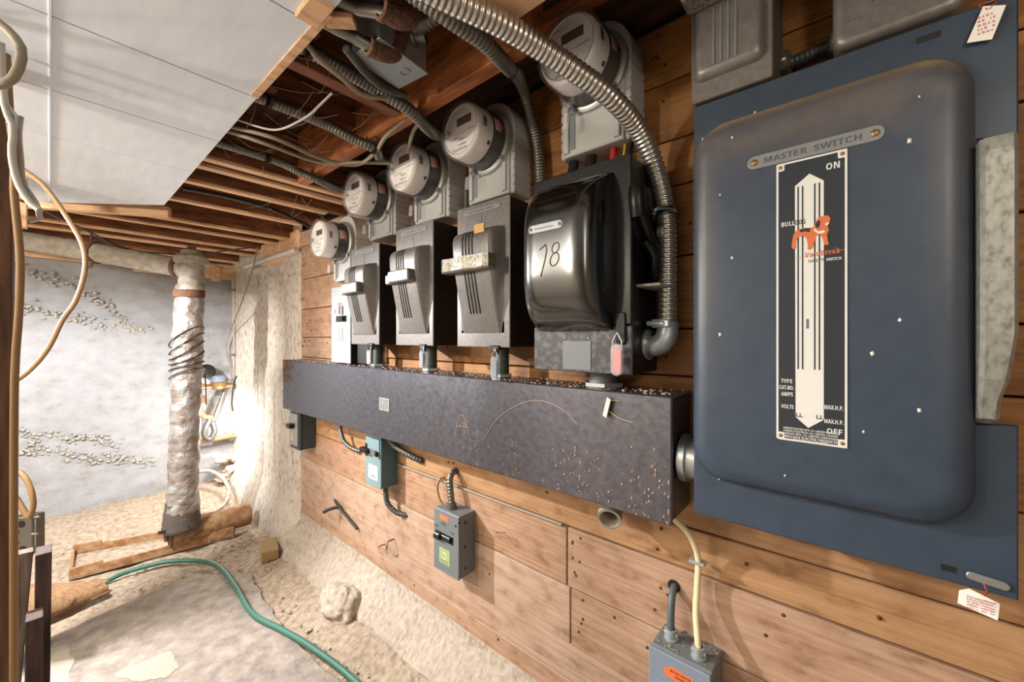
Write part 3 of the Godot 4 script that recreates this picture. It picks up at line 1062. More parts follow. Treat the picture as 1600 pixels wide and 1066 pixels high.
func make_black_box() -> void:
	var s := hung("service_box", "glossy black service box with a bulging round door scratched with 78", "service box", -.512, 1.196)
	var st := st_new()
	box(st, -.134, .134, 0.0, .494, 0.001, .15, .002)
	obj("body", st, M.black_enamel, s)
	st = st_new()
	box(st, -.137, .137, .112, .495, .15, .159, .003)
	obj("door_frame", st, M.black_enamel, s)
	st = st_new()
	box(st, -.137, .137, -.001, .11, .15, .157, .002)
	obj("lower_plate", st, M.black_mottled, s)
	st = st_new()
	box(st, -.045, .035, .004, .075, .157, .1585, .0006)
	obj("rating_plate", st, M.breaker_grey, s)
	for x in [-.038, .028]:
		st = st_new()
		T = Transform3D(Basis(), Vector3(x, .082, .157))
		lathe(st, [[.003, 0], [.0025, .002], [.0003, .0024]], 8)
		T = Transform3D.IDENTITY
		obj("screw", st, M.zinc, s)
	# the bulging door
	var rows: Array[PackedVector3Array] = []
	var nx := 36
	var ny := 44
	for iy in ny + 1:
		var v := -cos(PI * iy / ny)
		var l := PackedVector3Array()
		for ix in nx + 1:
			var u := -cos(PI * ix / nx)
			var hx := pow(1.0 - pow(absf(u), 7.0), 0.5)
			var hy := pow(1.0 - pow(absf(v), 3.6), 0.55)
			l.append(Vector3(-.014 + u * .108, .281 + v * .18, .159 + .096 * hx * hy))
		rows.append(l)
	st = st_new()
	sheet(st, rows)
	obj("door", st, M.door_enamel, s)
	# name strip, scratched number
	st = st_new()
	T = Transform3D(Basis(), Vector3(-.03, .338, .252))
	plate(st, rrect(.048, .0095, .009, 4), 0.0, .0035, .0006)
	T = Transform3D.IDENTITY
	var ns := obj("name_strip", st, M.strip_grey, s)
	for x in [-.071, .011]:
		st = st_new()
		T = Transform3D(Basis(), Vector3(x, .338, .255))
		lathe(st, [[.0045, -.001], [.004, .0018], [.0003, .0022]], 10)
		T = Transform3D.IDENTITY
		obj("rivet", st, M.brass, ns)
	marks(ns, -.058, -.002, .334, .342, .2555, 1, M.letter_grey)
	st = st_new()
	tube(st, [Vector3(-.045, .287, .2555), Vector3(-.03, .296, .2555), Vector3(-.022, .298, .2555), Vector3(-.03, .26, .2555), Vector3(-.042, .225, .255)], .0012, 6)
	for q in [[.0, .286, .0095, .0115], [-.003, .260, .0115, .0145]]:
		var lp := []
		for k in 16:
			lp.append(Vector3(q[0] + q[2] * cos(TAU * k / 16.0) + .22 * q[3] * sin(TAU * k / 16.0), q[1] + q[3] * sin(TAU * k / 16.0), .2555))
		tube(st, lp, .0012, 6, 0.0, 1.0, true, -1.0, .004)
	obj("scratched_number", st, M.scratch_brown, s).set_meta("kind", "stuff")
	# hasp on the front
	st = st_new()
	plate(st, at2(rrect(.012, .036, .006, 3), Vector2(.112, .104)), .158, .164, .002)
	obj("hasp", st, M.black_enamel, s)
	# lever and boss on the side facing the big switch
	st = st_new()
	T = Transform3D(Basis(Vector3.UP, PI / 2), Vector3(.134, .4, .08))
	lathe(st, [[.042, 0.0], [.042, .006, 1], [.034, .01], [.034, .014, 1], [.02, .018], [.001, .019]], 28)
	T = Transform3D.IDENTITY
	obj("boss", st, M.black_enamel, s)
	st = st_new()
	tube(st, [Vector3(.152, .405, .155), Vector3(.154, .375, .15), Vector3(.156, .33, .12), Vector3(.158, .28, .075), Vector3(.156, .235, .03)], .011, 10)
	tube(st, [Vector3(.15, .41, .16), Vector3(.152, .39, .165), Vector3(.152, .35, .155)], .018, 10)
	tube(st, [Vector3(.15, .30, .12), Vector3(.165, .27, .1), Vector3(.16, .235, .09), Vector3(.15, .215, .05)], .008, 8)
	obj("lever", st, M.black_enamel, s)
	st = st_new()
	box(st, .134, .19, .198, .204, .02, .13, .002)
	obj("lever_rest", st, M.iron_pipe, s)
	st = st_new()
	T = Transform3D(Basis(Vector3.UP, PI / 2), Vector3(.16, .33, .06))
	lathe(st, [[.001, 0.0], [.014, 0.0, 1], [.014, .01, 1], [.001, .01]], 16)
	T = Transform3D.IDENTITY
	obj("bolt", st, M.zinc, s)

func make_top_switches() -> void:
	var s := hung("grey_switch", "grey fused switch above the big blue switch's left corner, with four bright ribs", "fused switch", -.18, 1.747)
	var st := st_new()
	box(st, -.066, .066, 0.0, .42, 0.001, .155, .002)
	obj("body", st, mat_once("dull_brown_grey", c8(92, 82, 74), .5), s)
	st = st_new()
	box(st, -.069, .069, 0.0, .42, .155, .160, .002)
	obj("cover", st, M.taupe_paint, s)
	var loops: Array[PackedVector3Array] = []
	for k in 7:
		var a := PI / 2 * k / 6.0
		var ins := .014 * (1.0 - cos(a))
		loops.append(at_z(rrect(.059 - ins, .17 - ins, .014, 5), .160 + .018 * sin(a), Vector2(-.002, .205)))
	st = st_new()
	loft(st, loops)
	cap(st, loops[6])
	obj("shield", st, M.taupe_paint, s)
	for k in 4:
		st = st_new()
		box(st, -.026 + k * .0125, -.021 + k * .0125, .05, .158, .177, .1805, .0012)
		obj("rib", st, M.grey_paint, s)
	st = st_new()
	var o := PackedVector2Array([Vector2(-.07, .178), Vector2(.06, .178), Vector2(.06, .22), Vector2(.03, .232), Vector2(-.01, .22), Vector2(-.05, .236), Vector2(-.07, .226)])
	T = Transform3D(Basis(Vector3.RIGHT, Vector3(0, 0, 1), Vector3.DOWN), Vector3(0, .212, 0))
	plate(st, o, 0.0, .05, .006)
	T = Transform3D.IDENTITY
	obj("handle", st, M.worn_silver, s)
	var g := hung("grey_box", "taupe round-cornered switch cut by the picture's top edge above the big blue switch", "switch box", .05, 1.783)
	loops = []
	for k in 6:
		var a := PI / 2 * k / 5.0
		var ins := .012 * (1.0 - cos(a))
		loops.append(at_z(rrect(.08 - ins, .15 - ins, .018, 5), .088 + .014 * sin(a), Vector2(0, .15)))
	loops.insert(0, at_z(rrect(.08, .15, .018, 5), .001, Vector2(0, .15)))
	st = st_new()
	loft(st, loops)
	cap(st, loops[6])
	obj("body", st, M.taupe_paint, g)
	st = st_new()
	plate(st, rect2(-.06, .06, .04, .1), .101, .1035, .001)
	obj("raised_panel", st, M.taupe_paint, g)
	st = st_new()
	box(st, -.05, .02, .1, .13, .102, .12, .004)
	obj("handle", st, M.taupe_paint, g)
	text("ATE", .05, .022, Vector3(-.005, .068, .1035), M.letter_grey, g, .0006)
	# the flexible nipple between those two
	var n := hung("flex_nipple", "short dark flexible conduit between the two grey switches above the big blue one", "conduit", -.105, 1.835)
	st = st_new()
	tube(st, [Vector3(.005, -.004, .03), Vector3(.04, -.002, .03), Vector3(.08, .0, .03)], .0125, 12, .008)
	obj("flex", st, M.dark_conduit, n)
	for x in [-.004, .078]:
		st = st_new()
		box(st, x - .012, x + .012, -.022, .016, .013, .05, .004)
		var cn := obj("connector", st, M.dull_conduit, n)
		st = st_new()
		T = Transform3D(Basis(), Vector3(x, -.003, .05))
		lathe(st, [[.0075, 0], [.007, .004], [.0005, .005]], 12)
		T = Transform3D.IDENTITY
		obj("screw", st, M.zinc, cn)
	st = st_new()
	rod(st, Vector3(.078, .012, .03), Vector3(.078, .05, .03), .006)
	obj("stem", st, M.dull_conduit, n)

func make_master() -> void:
	var s := hung("master_switch", "big dark blue master switch with a raised door and a tall striped plate", "switch", -.04, .925)
	var st := st_new()
	box(st, -.195, .165, .012, .808, 0.001, .142, .003)
	obj("body", st, M.blue_plain, s)
	# cover plate with the notch for the handle
	st = st_new()
	var o := PackedVector2Array([Vector2(-.207, 0), Vector2(.207, 0), Vector2(.207, .236), Vector2(.171, .234), Vector2(.171, .632), Vector2(.207, .628), Vector2(.207, .82), Vector2(-.207, .82)])
	st.set_color(c8(52, 64, 82).srgb_to_linear())
	plate(st, o, .142, .15, .002)
	obj("cover_plate", st, M.blue_paint, s)
	# door: dusty along the upper shoulder
	st = st_new()
	var loops: Array[PackedVector3Array] = []
	for k in 11:
		var a := PI / 2 * k / 10.0
		var ins := .034 * (1.0 - cos(a))
		loops.append(at_z(rrect(.187 - ins, .343 - ins, .062 - ins * .5, 12), .15 + .036 * sin(a), Vector2(-.019, .422)))
	smooth(st)
	var nz := FastNoiseLite.new()
	nz.frequency = 14.0
	nz.fractal_octaves = 4
	for k in 10:
		var n := loops[k].size()
		for i in n:
			var j := (i + 1) % n
			for p in [loops[k][i], loops[k + 1][j], loops[k][j], loops[k][i], loops[k + 1][i], loops[k + 1][j]]:
				st.set_color(dust(p, nz))
				st.add_vertex(p)
	# the flat of the door
	var top := loops[10]
	var rings: Array[PackedVector3Array] = [top]
	for q in [.93, .85, .75, .6, .4, .2]:
		var l := PackedVector3Array()
		for p in top:
			l.append(Vector3(-.019 + (p.x + .019) * q, .422 + (p.y - .422) * q, p.z))
		rings.append(l)
	for k in 6:
		var n := rings[k].size()
		for i in n:
			var j := (i + 1) % n
			for p in [rings[k][i], rings[k + 1][j], rings[k][j], rings[k][i], rings[k + 1][i], rings[k + 1][j]]:
				st.set_color(dust(p, nz))
				st.add_vertex(p)
	for i in rings[6].size():
		for p in [Vector3(-.019, .422, .186), rings[6][(i + 1) % rings[6].size()], rings[6][i]]:
			st.set_color(dust(p, nz))
			st.add_vertex(p)
	var door := obj("door", st, M.blue_paint, s)
	# paint chips
	st = st_new()
	for p in [[-.19, .75], [-.1, .77], [.02, .76], [-.13, .72], [.1, .64], [.09, .38], [.06, .33], [-.15, .36], [-.13, .5], [.1, .1], [-.05, .12], [-.16, .08], [.02, .26], [-.15, .62], [.11, .7], [.05, .21], [.11, .25]]:
		var sz := rng.randf_range(.0015, .0035)
		var zz: float = .1866 if absf(p[0] + .019) < .16 and p[1] > .1 and p[1] < .74 else .1503
		T = Transform3D(Basis.from_euler(Vector3(0, 0, rng.randf() * 6)).scaled(Vector3(sz, sz * 1.5, .0004)), Vector3(p[0], p[1], zz))
		pebble(st)
	T = Transform3D.IDENTITY
	obj("paint_chips", st, M.label_white, door).set_meta("kind", "stuff")
	# name strip
	st = st_new()
	T = Transform3D(Basis(), Vector3(-.016, .663, .186))
	plate(st, rrect(.09, .0115, .011, 5), 0.0, .002, .0005)
	T = Transform3D.IDENTITY
	var ns := obj("name_strip", st, M.strip_grey, s)
	for x in [-.079, .079]:
		st = st_new()
		T = Transform3D(Basis(), Vector3(-.016 + x, .663, .188))
		lathe(st, [[.006, -.001], [.0052, .0016], [.0015, .0024], [.0003, .0024]], 14)
		T = Transform3D.IDENTITY
		obj("rivet", st, M.brass, ns)
	text("MASTER  SWITCH", .128, .0095, Vector3(-.016, .663, .188), M.letter_grey, ns, .001)
	make_plate(s)
	# operating handle beside the door
	st = st_new()
	var prof := [[.236, .152, .158], [.245, .152, .176], [.27, .155, .182], [.30, .158, .192], [.36, .16, .198], [.6, .160, .198], [.618, .158, .194]]
	var hl: Array[PackedVector3Array] = []
	for p in prof:
		var bend: float = .012 * smoothstep(.34, .26, p[0])
		hl.append(PackedVector3Array([Vector3(.166, p[0], p[1] - .01), Vector3(.198 - bend, p[0], p[1] - .01), Vector3(.199 - bend, p[0], p[2] - .008), Vector3(.194 - bend, p[0], p[2]), Vector3(.170, p[0], p[2]), Vector3(.166, p[0], p[2] - .006)]))
	flat(st)
	for k in hl.size() - 1:
		for i in 6:
			var j := (i + 1) % 6
			quad(st, hl[k][i], hl[k + 1][i], hl[k + 1][j], hl[k][j])
	cap(st, PackedVector3Array([hl[0][5], hl[0][4], hl[0][3], hl[0][2], hl[0][1], hl[0][0]]))
	var hc := hl[6].duplicate()
	cap(st, hc)
	obj("handle", st, mat_silver(), s)
	# slots and metal hasps with their tags
	st = st_new()
	plate(st, rect2(.11, .135, .795, .804), .1495, .1508)
	obj("slot", st, M.rib_black, s)
	st = st_new()
	plate(st, rect2(.135, .15, .0155, .024), .1495, .1508)
	obj("slot", st, M.rib_black, s)
	var lo := hung("paper_tag", "small white printed tag wired to the big blue switch's lower right corner", "tag", .13, .93)
	st = st_new()
	T = Transform3D(Basis(Vector3(0, 0, 1), -.12) * Basis(Vector3.RIGHT, -.2), Vector3(-.002, -.012, .163))
	plate(st, PackedVector2Array([Vector2(-.017, -.015), Vector2(.02, -.018), Vector2(.02, .004), Vector2(-.008, .01), Vector2(-.017, .003)]), 0, .0012, .0003)
	T = Transform3D.IDENTITY
	obj("tag", st, M.label_white, lo)
	marks(lo, -.012, .014, -.027, -.008, .167, 5, M.tag_print)
	st = st_new()
	tube(st, [Vector3(.002, .012, .152), Vector3(.008, .002, .158), Vector3(.004, -.004, .166)], .0009, 6)
	obj("wire", st, M.wire_red, lo)
	st = st_new()
	T = Transform3D(Basis(Vector3(0, 0, 1), -.1), Vector3(.009, .0125, .152))
	plate(st, rrect(.02, .0055, .005, 3), 0, .003, .001)
	T = Transform3D.IDENTITY
	obj("hasp", st, M.zinc, lo)
	var up := hung("paper_tag", "white string tag with red writing at the big blue switch's top right corner", "tag", .138, 1.70)
	st = st_new()
	T = Transform3D(Basis(Vector3(0, 0, 1), -.25), Vector3(-.002, .012, .158))
	plate(st, PackedVector2Array([Vector2(-.012, -.022), Vector2(.012, -.022), Vector2(.014, .02), Vector2(-.008, .024)]), 0, .0012, .0003)
	T = Transform3D.IDENTITY
	obj("tag", st, M.label_white, up)
	marks(up, -.009, .008, -.002, .026, .1594, 5, M.tag_print)
	st = st_new()
	tube(st, [Vector3(.0, .03, .16), Vector3(-.012, .04, .156), Vector3(.006, .046, .153), Vector3(.014, .036, .156), Vector3(.002, .03, .16)], .0009, 6)
	obj("wire", st, mat_once("wire_orange", c8(190, 100, 60), .5), up)

func mat_silver() -> Material:
	if M.has("dull_silver"):
		return M.dull_silver
	var m := mat("dull_silver", Color.WHITE, .5, .45)
	return tex(m, ntex(0.03, 5, [0.0, 0.35, 0.55, 1.0], [c8(96, 94, 86), c8(136, 136, 129), c8(150, 150, 145), c8(164, 164, 160)], 71), Vector3(5, 3, 5))

func dust(p: Vector3, nz: FastNoiseLite) -> Color:
	var base := c8(52, 64, 82).srgb_to_linear()
	var d := c8(150, 128, 98).srgb_to_linear()
	var up := smoothstep(.715, .765, p.y) * smoothstep(.187, .176, p.z) * 0.9
	up += smoothstep(.62, .74, p.y) * .32
	up *= 0.75 + 0.6 * nz.get_noise_2d(p.x, p.y * 2.0)
	return base.lerp(d, clampf(up, 0.0, 1.0))

func make_plate(s: Node3D) -> void:
	var z0 := .186
	var st := st_new()
	var x0 := -.062
	var x1 := .031
	var y0 := .181
	var y1 := .650
	plate(st, rect2(x0, x1, y0, y1), z0, z0 + .0015, .0003)
	var p := obj("instruction_plate", st, M.plate_black, s)
	var z := z0 + .0015
	st = st_new()
	for r in [[x0, x1, y0, y0 + .003], [x0, x1, y1 - .003, y1], [x0, x0 + .003, y0, y1], [x1 - .003, x1, y0, y1]]:
		box(st, r[0], r[1], r[2], r[3], z, z + .0004)
	for q in [[x0 + .006, y1 - .007], [x1 - .006, y1 - .007], [x0 + .006, y0 + .007], [x1 - .006, y0 + .007]]:
		plate(st, at2(rrect(.0055, .006, .002, 3), Vector2(q[0], q[1])), z, z + .0005)
	obj("border", st, M.plate_white, p)
	# double-headed arrow with black stripes
	st = st_new()
	plate(st, PackedVector2Array([Vector2(-.035, .222), Vector2(-.018, .206), Vector2(.002, .222), Vector2(.002, .607), Vector2(-.0165, .623), Vector2(-.036, .607)]), z, z + .0005)
	obj("arrow", st, M.plate_white, p)
	st = st_new()
	for x in [-.0315, -.0255, -.0095, -.0035]:
		box(st, x - .001, x + .001, .302, .605, z + .0005, z + .0008)
	for x in [-.034, -.029, -.007, -.002]:
		box(st, x - .0005, x + .0008, .2235, .229, z + .0005, z + .0008)
	box(st, -.0345, -.025, .2225, .2237, z + .0005, z + .0008)
	box(st, -.0075, .0015, .2225, .2237, z + .0005, z + .0008)
	obj("stripes", st, M.plate_black, p)
	# dog emblem
	var dog := [[215, 590], [230, 570], [250, 560], [290, 558], [330, 562], [345, 558], [352, 535], [368, 512], [400, 500], [432, 502], [446, 520], [440, 548], [428, 566], [438, 590], [426, 618], [430, 655], [438, 676], [425, 684], [408, 678], [400, 640], [385, 612], [356, 618], [352, 645], [336, 688], [320, 700], [306, 694], [306, 660], [298, 622], [272, 604], [244, 612], [230, 640], [232, 676], [212, 686], [200, 664], [206, 630]]
	var poly := PackedVector2Array()
	for q in dog:
		poly.append(Vector2(-.062 + (q[0] - 98.0) * .000208, .524 - (q[1] - 600.0) * .000262))
	st = st_new()
	plate(st, poly, z + .0008, z + .0013)
	obj("dog_emblem", st, M.plate_orange, p)
	st = st_new()
	for blob in [[[250, 566], [290, 562], [325, 566], [318, 590], [290, 580], [262, 584]], [[352, 545], [372, 522], [386, 530], [384, 552], [372, 572], [358, 566]]]:
		var bp := PackedVector2Array()
		for q in blob:
			bp.append(Vector2(-.062 + (q[0] - 98.0) * .000208, .524 - (q[1] - 600.0) * .000262))
		plate(st, bp, z + .0013, z + .0015)
	obj("emblem_patches", st, M.plate_black, p)
	st = st_new()
	for blob in [[[346, 566], [372, 592], [410, 590], [412, 604], [372, 606], [344, 582]], [[418, 546], [440, 548], [430, 562], [414, 560]]]:
		var bp := PackedVector2Array()
		for q in blob:
			bp.append(Vector2(-.062 + (q[0] - 98.0) * .000208, .524 - (q[1] - 600.0) * .000262))
		plate(st, bp, z + .0013, z + .0015)
	obj("emblem_collar", st, M.plate_white, p)
	var w: Material = M.plate_white
	text("ON", .017, .0105, Vector3(.0135, .628, z), w, p)
	text("BULL", .0185, .0075, Vector3(-.0455, .546, z), w, p)
	text("DOG", .0135, .0075, Vector3(-.0285, .546, z + .0006), M.plate_black, p)
	var vb := text("VacuBreak", .045, .0085, Vector3(.0, .491, z + .0009), M.plate_orange, p, .0005, true)
	vb.rotation.z = .06
	st = st_new()
	box(st, -.036, -.02, .487, .4878, z + .0006, z + .001)
	box(st, .02, .028, .492, .4928, z + .0002, z + .0006)
	obj("underline", st, M.plate_orange, p)
	text("SAFETY", .02, .0045, Vector3(-.008, .4795, z + .0006), M.letter_grey, p, .0004)
	text("SWITCH", .0185, .0045, Vector3(.0145, .4795, z), w, p, .0005)
	text("PULL 1014", .0035, .016, Vector3(-.019, .377, z + .0006), M.letter_grey, p, .0004)
	for q in [["TYPE", .0155, -.0475, .281], ["CAT.NO.", .0205, -.0475, .270], ["AMPS", .0165, -.047, .259], ["VOLTS", .0175, -.0465, .238], ["MAX.H.P.", .0235, .0145, .243], ["MAX.H.P.", .0235, .0145, .2205], ["OFF", .019, .0155, .205]]:
		text(q[0], q[1], .0085 if q[0] == "OFF" else .0065, Vector3(q[2], q[3], z), w, p)
	for q in [["LANGLEY ELECTRIC MFG. CO. LIMITED WINNIPEG", .202], ["LANGLEY ELECTRICAL CO. LIMITED CALGARY", .1975], ["LANGLEY MFG. CO. LIMITED VANCOUVER", .193]]:
		text(q[0], .072, .0029, Vector3(-.016, q[1], z), w, p, .0004)
	text("BULLDOG ELECTRIC PRODUCTS", .068, .0042, Vector3(-.0155, .188 + .0, z), w, p)
	text("OF CANADA LIMITED", .046, .0036, Vector3(-.0155, .1835 - .0, z + .0005), w, p)
	for q in [[x0 + .006, y1 - .007], [x1 - .006, y1 - .007], [x0 + .006, y0 + .007], [x1 - .006, y0 + .007]]:
		st = st_new()
		T = Transform3D(Basis(), Vector3(q[0], q[1], z + .0005))
		lathe(st, [[.0032, -.001], [.0028, .001], [.001, .0016], [.0002, .0016]], 12)
		T = Transform3D.IDENTITY
		obj("rivet", st, M.brass, p)

# ------------------------------------------------------------------ electricity meters and their sockets
func make_meters() -> void:
	var spots := [[-1.842, 1.728, 1.55, "farthest electricity meter, alone above the pale grey breaker box"],
		[-1.518, 1.858, 1.70, "second electricity meter from the far end, above the farthest fused switch"],
		[-1.185, 1.868, 1.708, "middle electricity meter, above the fused switch in the middle of the three"],
		[-.883, 1.893, 1.72, "electricity meter above the fused switch with the tan sticker"],
		[-.512, 1.958, 1.764, "nearest and largest-looking electricity meter, crossed by shiny flexible conduit"]]
	for k in 5:
		var s = spots[k]
		socket(s[0], s[1], s[2], k)
		meter(s[0], s[1], s[3])

func socket(z: float, y: float, yb: float, k: int) -> void:
	var o := hung("meter_socket", ["pale grey plastic socket behind the farthest meter", "grey ribbed socket behind the second meter from the far end", "grey ribbed socket behind the middle meter", "grey ribbed socket behind the meter above the tan-stickered switch", "pale grey ribbed socket behind the nearest meter, its cut bottom edge showing wires"][k], "meter socket", z, yb, "plastic sockets under the meters")
	var h := y - yb
	var right := PackedVector2Array()
	var n := int((h + .04) / .024)
	for i in n:
		var y0 := (h + .03) * i / n
		var y1 := (h + .03) * (i + 1) / n
		right.append(Vector2(.1 - .004, y0))
		right.append(Vector2(.1 + .001, y0 + (y1 - y0) * .25))
		right.append(Vector2(.1 + .001, y1 - (y1 - y0) * .12))
	var outline := right.duplicate()
	for i in 17:
		var a := PI * i / 16.0
		outline.append(Vector2(.1 * cos(a), h + .032 + .098 * sin(a)))
	for i in range(right.size() - 1, -1, -1):
		outline.append(Vector2(-right[i].x, right[i].y))
	var st := st_new()
	plate(st, outline, 0.001, .082, .003)
	obj("body", st, M.socket_grey, o)
	st = st_new()
	plate(st, rect2(-.086, .086, 0.0, h), .082, .09, .003)
	obj("front_cover", st, M.socket_grey, o)
	for x in [-.076, .07]:
		st = st_new()
		plate(st, rect2(x - .008, x + .008, .008, h - .05), .09, .097, .002)
		obj("rail", st, M.socket_grey, o)
	st = st_new()
	plate(st, rect2(-.064, -.05, .016, h - .045), .0895, .0915, .0005)
	obj("recess", st, M.socket_dark, o)
	if k == 4:
		for w in [[-.02, M.black_plain, .014], [-.075, M.black_plain, .014], [.045, M.wire_red, .009], [.075, M.wire_yellow, .004], [.09, M.cable_black, .007]]:
			st = st_new()
			tube(st, [Vector3(w[0], .03, .05), Vector3(w[0] - .002, -.03, .06), Vector3(w[0] - .006, -.075, .07)], w[2], 10)
			obj("wire", st, w[1], o)
		st = st_new()
		plate(st, rect2(-.095, .095, .0005, .012), .01, .075)
		obj("opening", st, M.dark_void, o)

func meter(z: float, y: float, label: String) -> void:
	var o := hung("electricity_meter", label, "electricity meter", z, y, "round meters along the board wall")
	var st := st_new()
	lathe(st, [[.094, .08], [.098, .083, 1], [.098, .101, 1], [.092, .105], [.088, .106]], 44)
	obj("ring", st, M.aluminium, o)
	st = st_new()
	lathe(st, [[.083, .09], [.083, .15, 1], [.076, .151]], 44)
	obj("base", st, M.meter_black, o)
	st = st_new()
	lathe(st, [[.080, .149], [.0805, .151], [.0795, .198], [.0775, .206], [.073, .21, 1], [.070, .2095, 1], [.0695, .2075, 1], [.001, .2078]], 48)
	obj("housing", st, M.meter_white, o)
	st = st_new()
	lathe(st, [[.0712, .2092], [.0712, .2103, 1], [.0700, .2103]], 48)
	obj("face_rim", st, M.print_grey, o)
	# face: bent line, display, print
	st = st_new()
	plate(st, rect2(-.016, .044, .012, .036), .2075, .2086, .0004)
	obj("display", st, M.lcd, o)
	st = st_new()
	for q in [[-.062, .062, -.0095, -.0088], [-.05, .0, .052, .0527], [.03, .062, -.007, -.0062]]:
		box(st, q[0], q[1], q[2], q[3], .2077, .2082)
	obj("face_lines", st, M.print_grey, o)
	marks(o, -.045, .0, -.022, -.016, .2079, 1, M.print_grey)
	marks(o, -.008, .028, -.047, -.038, .2079, 1, M.print_grey)
	marks(o, -.035, .03, -.060, -.052, .2079, 2, M.print_grey)
	marks(o, -.005, .03, -.033, -.024, .2079, 1, M.brass)
	st = st_new()
	T = Transform3D(Basis(), Vector3(-.055, -.002, .214))
	ring(st, .011, .0016, 20, 6)
	box(st, -.006, .010, -.003, .003, -.006, .003, .001)
	T = Transform3D.IDENTITY
	obj("seal_ring", st, M.zinc, o)
	for k in 5:
		st = st_new()
		var a := .06 + (k - 2) * .075 + .05
		T = Transform3D(Basis(Vector3(0, 0, 1), a), Vector3.ZERO)
		box(st, .0797, .0806, -.002, .002, .178, .192)
		T = Transform3D.IDENTITY
		obj("vent_slot", st, M.meter_black, o)
	st = st_new()
	T = Transform3D(Basis(Vector3(0, 0, 1), -.55) * Basis(Vector3.UP, PI / 2), Vector3.ZERO)
	lathe(st, [[.006, .0795], [.006, .0808, 1], [.001, .0808]], 14)
	T = Transform3D(Basis(Vector3(0, 0, 1), -.55), Vector3.ZERO)
	T = Transform3D.IDENTITY
	var hole := obj("hole", st, M.meter_black, o)
	hole.position = Vector3(0, 0, .16)
	# warning sticker bent round the black band
	for half in 2:
		st = st_new()
		var rows: Array[PackedVector3Array] = []
		for i in 9:
			var a := -.02 + .5 * i / 8.0
			var zc: Array = [[.131, .146], [.118, .131]][half]
			rows.append(PackedVector3Array([Vector3(cos(a) * .0836, sin(a) * .0836, zc[1]), Vector3(cos(a) * .0836, sin(a) * .0836, zc[0])]))
		sheet(st, rows)
		obj("warning_label", st, [M.label_white, M.label_orange][half], o)
	st = st_new()
	for i in 6:
		T = Transform3D(Basis(Vector3(0, 0, 1), .04 + .055 * i), Vector3.ZERO)
		box(st, .0836, .084, -.0008, .0008, .133, .143)
	T = Transform3D(Basis(Vector3(0, 0, 1), .42), Vector3.ZERO)
	box(st, .0836, .084, -.004, .004, .133, .142)
	T = Transform3D.IDENTITY
	obj("label_print", st, M.print_grey, o)
	# clear cover
	st = st_new()
	lathe(st, [[.0885, .104], [.0875, .108], [.0865, .195], [.085, .21], [.080, .217], [.07, .2185, 1], [.035, .219], [.001, .219]], 48)
	obj("clear_cover", st, M.clear_cover, o)
	# dangling clear seal
	st = st_new()
	T = Transform3D(Basis(Vector3(0, 0, 1), -.15), Vector3(-.05, -.125, .135))
	plate(st, rrect(.007, .02, .006, 3), -.004, .004, .001)
	T = Transform3D.IDENTITY
	var sl := obj("hanging_seal", st, M.clear_plastic, o)
	st = st_new()
	tube(st, [Vector3(-.045, -.08, .12), Vector3(-.047, -.095, .13), Vector3(-.048, -.13, .135)], .0014, 6)
	obj("seal_wire", st, M.zinc, sl)
	st = st_new()
	box(st, -.052, -.038, -.098, -.078, .105, .122, .003)
	obj("ring_clamp", st, M.zinc, o)
	st = st_new()
	box(st, .062, .076, -.078, -.06, .085, .112, .003)
	obj("ring_clamp", st, M.zinc, o)

# ------------------------------------------------------------------ conduits, cables and boxes overhead
func v3(l: Array) -> Array:
	var o := []
	for p in l:
		o.append(Vector3(p[0], p[1], p[2]))
	return o

func run(called: String, label: String, cat: String, pts: Array, r: float, m: Material, pitch := 0.0, group := "", squash := 1.0) -> MeshInstance3D:
	var st := st_new()
	tube(st, v3(pts), r, 16 if pitch > 0.0 else 9, pitch, squash)
	var o := obj(called, st, m)
	tag(o, label, cat, group)
	return o

func strap(r: float, p: Vector3, d: Vector3, n: Vector3, m: Material, parent: Node) -> void:
	# a one-hole strap round a pipe of radius r at p running along d, held to a surface with normal n
	var st := st_new()
	var x := n.cross(d).normalized()
	T = Transform3D(Basis(x, n.normalized(), d.normalized()), p)
	var l: Array[PackedVector3Array] = []
	for zz in [-.008, .008]:
		var a := PackedVector3Array()
		for i in 15:
			var g := PI * 1.15 * i / 14.0 - PI * .075
			a.append(Vector3(cos(g) * (r + .003), sin(g) * (r + .003), zz))
		l.append(a)
	smooth(st)
	for i in 14:
		quad(st, l[0][i], l[0][i + 1], l[1][i + 1], l[1][i])
		quad(st, l[0][i + 1], l[0][i], l[1][i], l[1][i + 1])
	box(st, r + .001, r + .03, -r * 1.05, -r * 1.05 + .003, -.009, .009, .0008)
	T = Transform3D.IDENTITY
	var o := obj("strap", st, m, parent)
	st = st_new()
	T = Transform3D(Basis(x, n.normalized(), d.normalized()) * Basis(Vector3.RIGHT, -PI / 2), p + x * (r + .017) - n.normalized() * (r * 1.05 - .003))
	lathe(st, [[.007, 0], [.006, .003], [.002, .0045], [.0003, .0045]], 12)
	T = Transform3D.IDENTITY
	obj("screw", st, m, o)

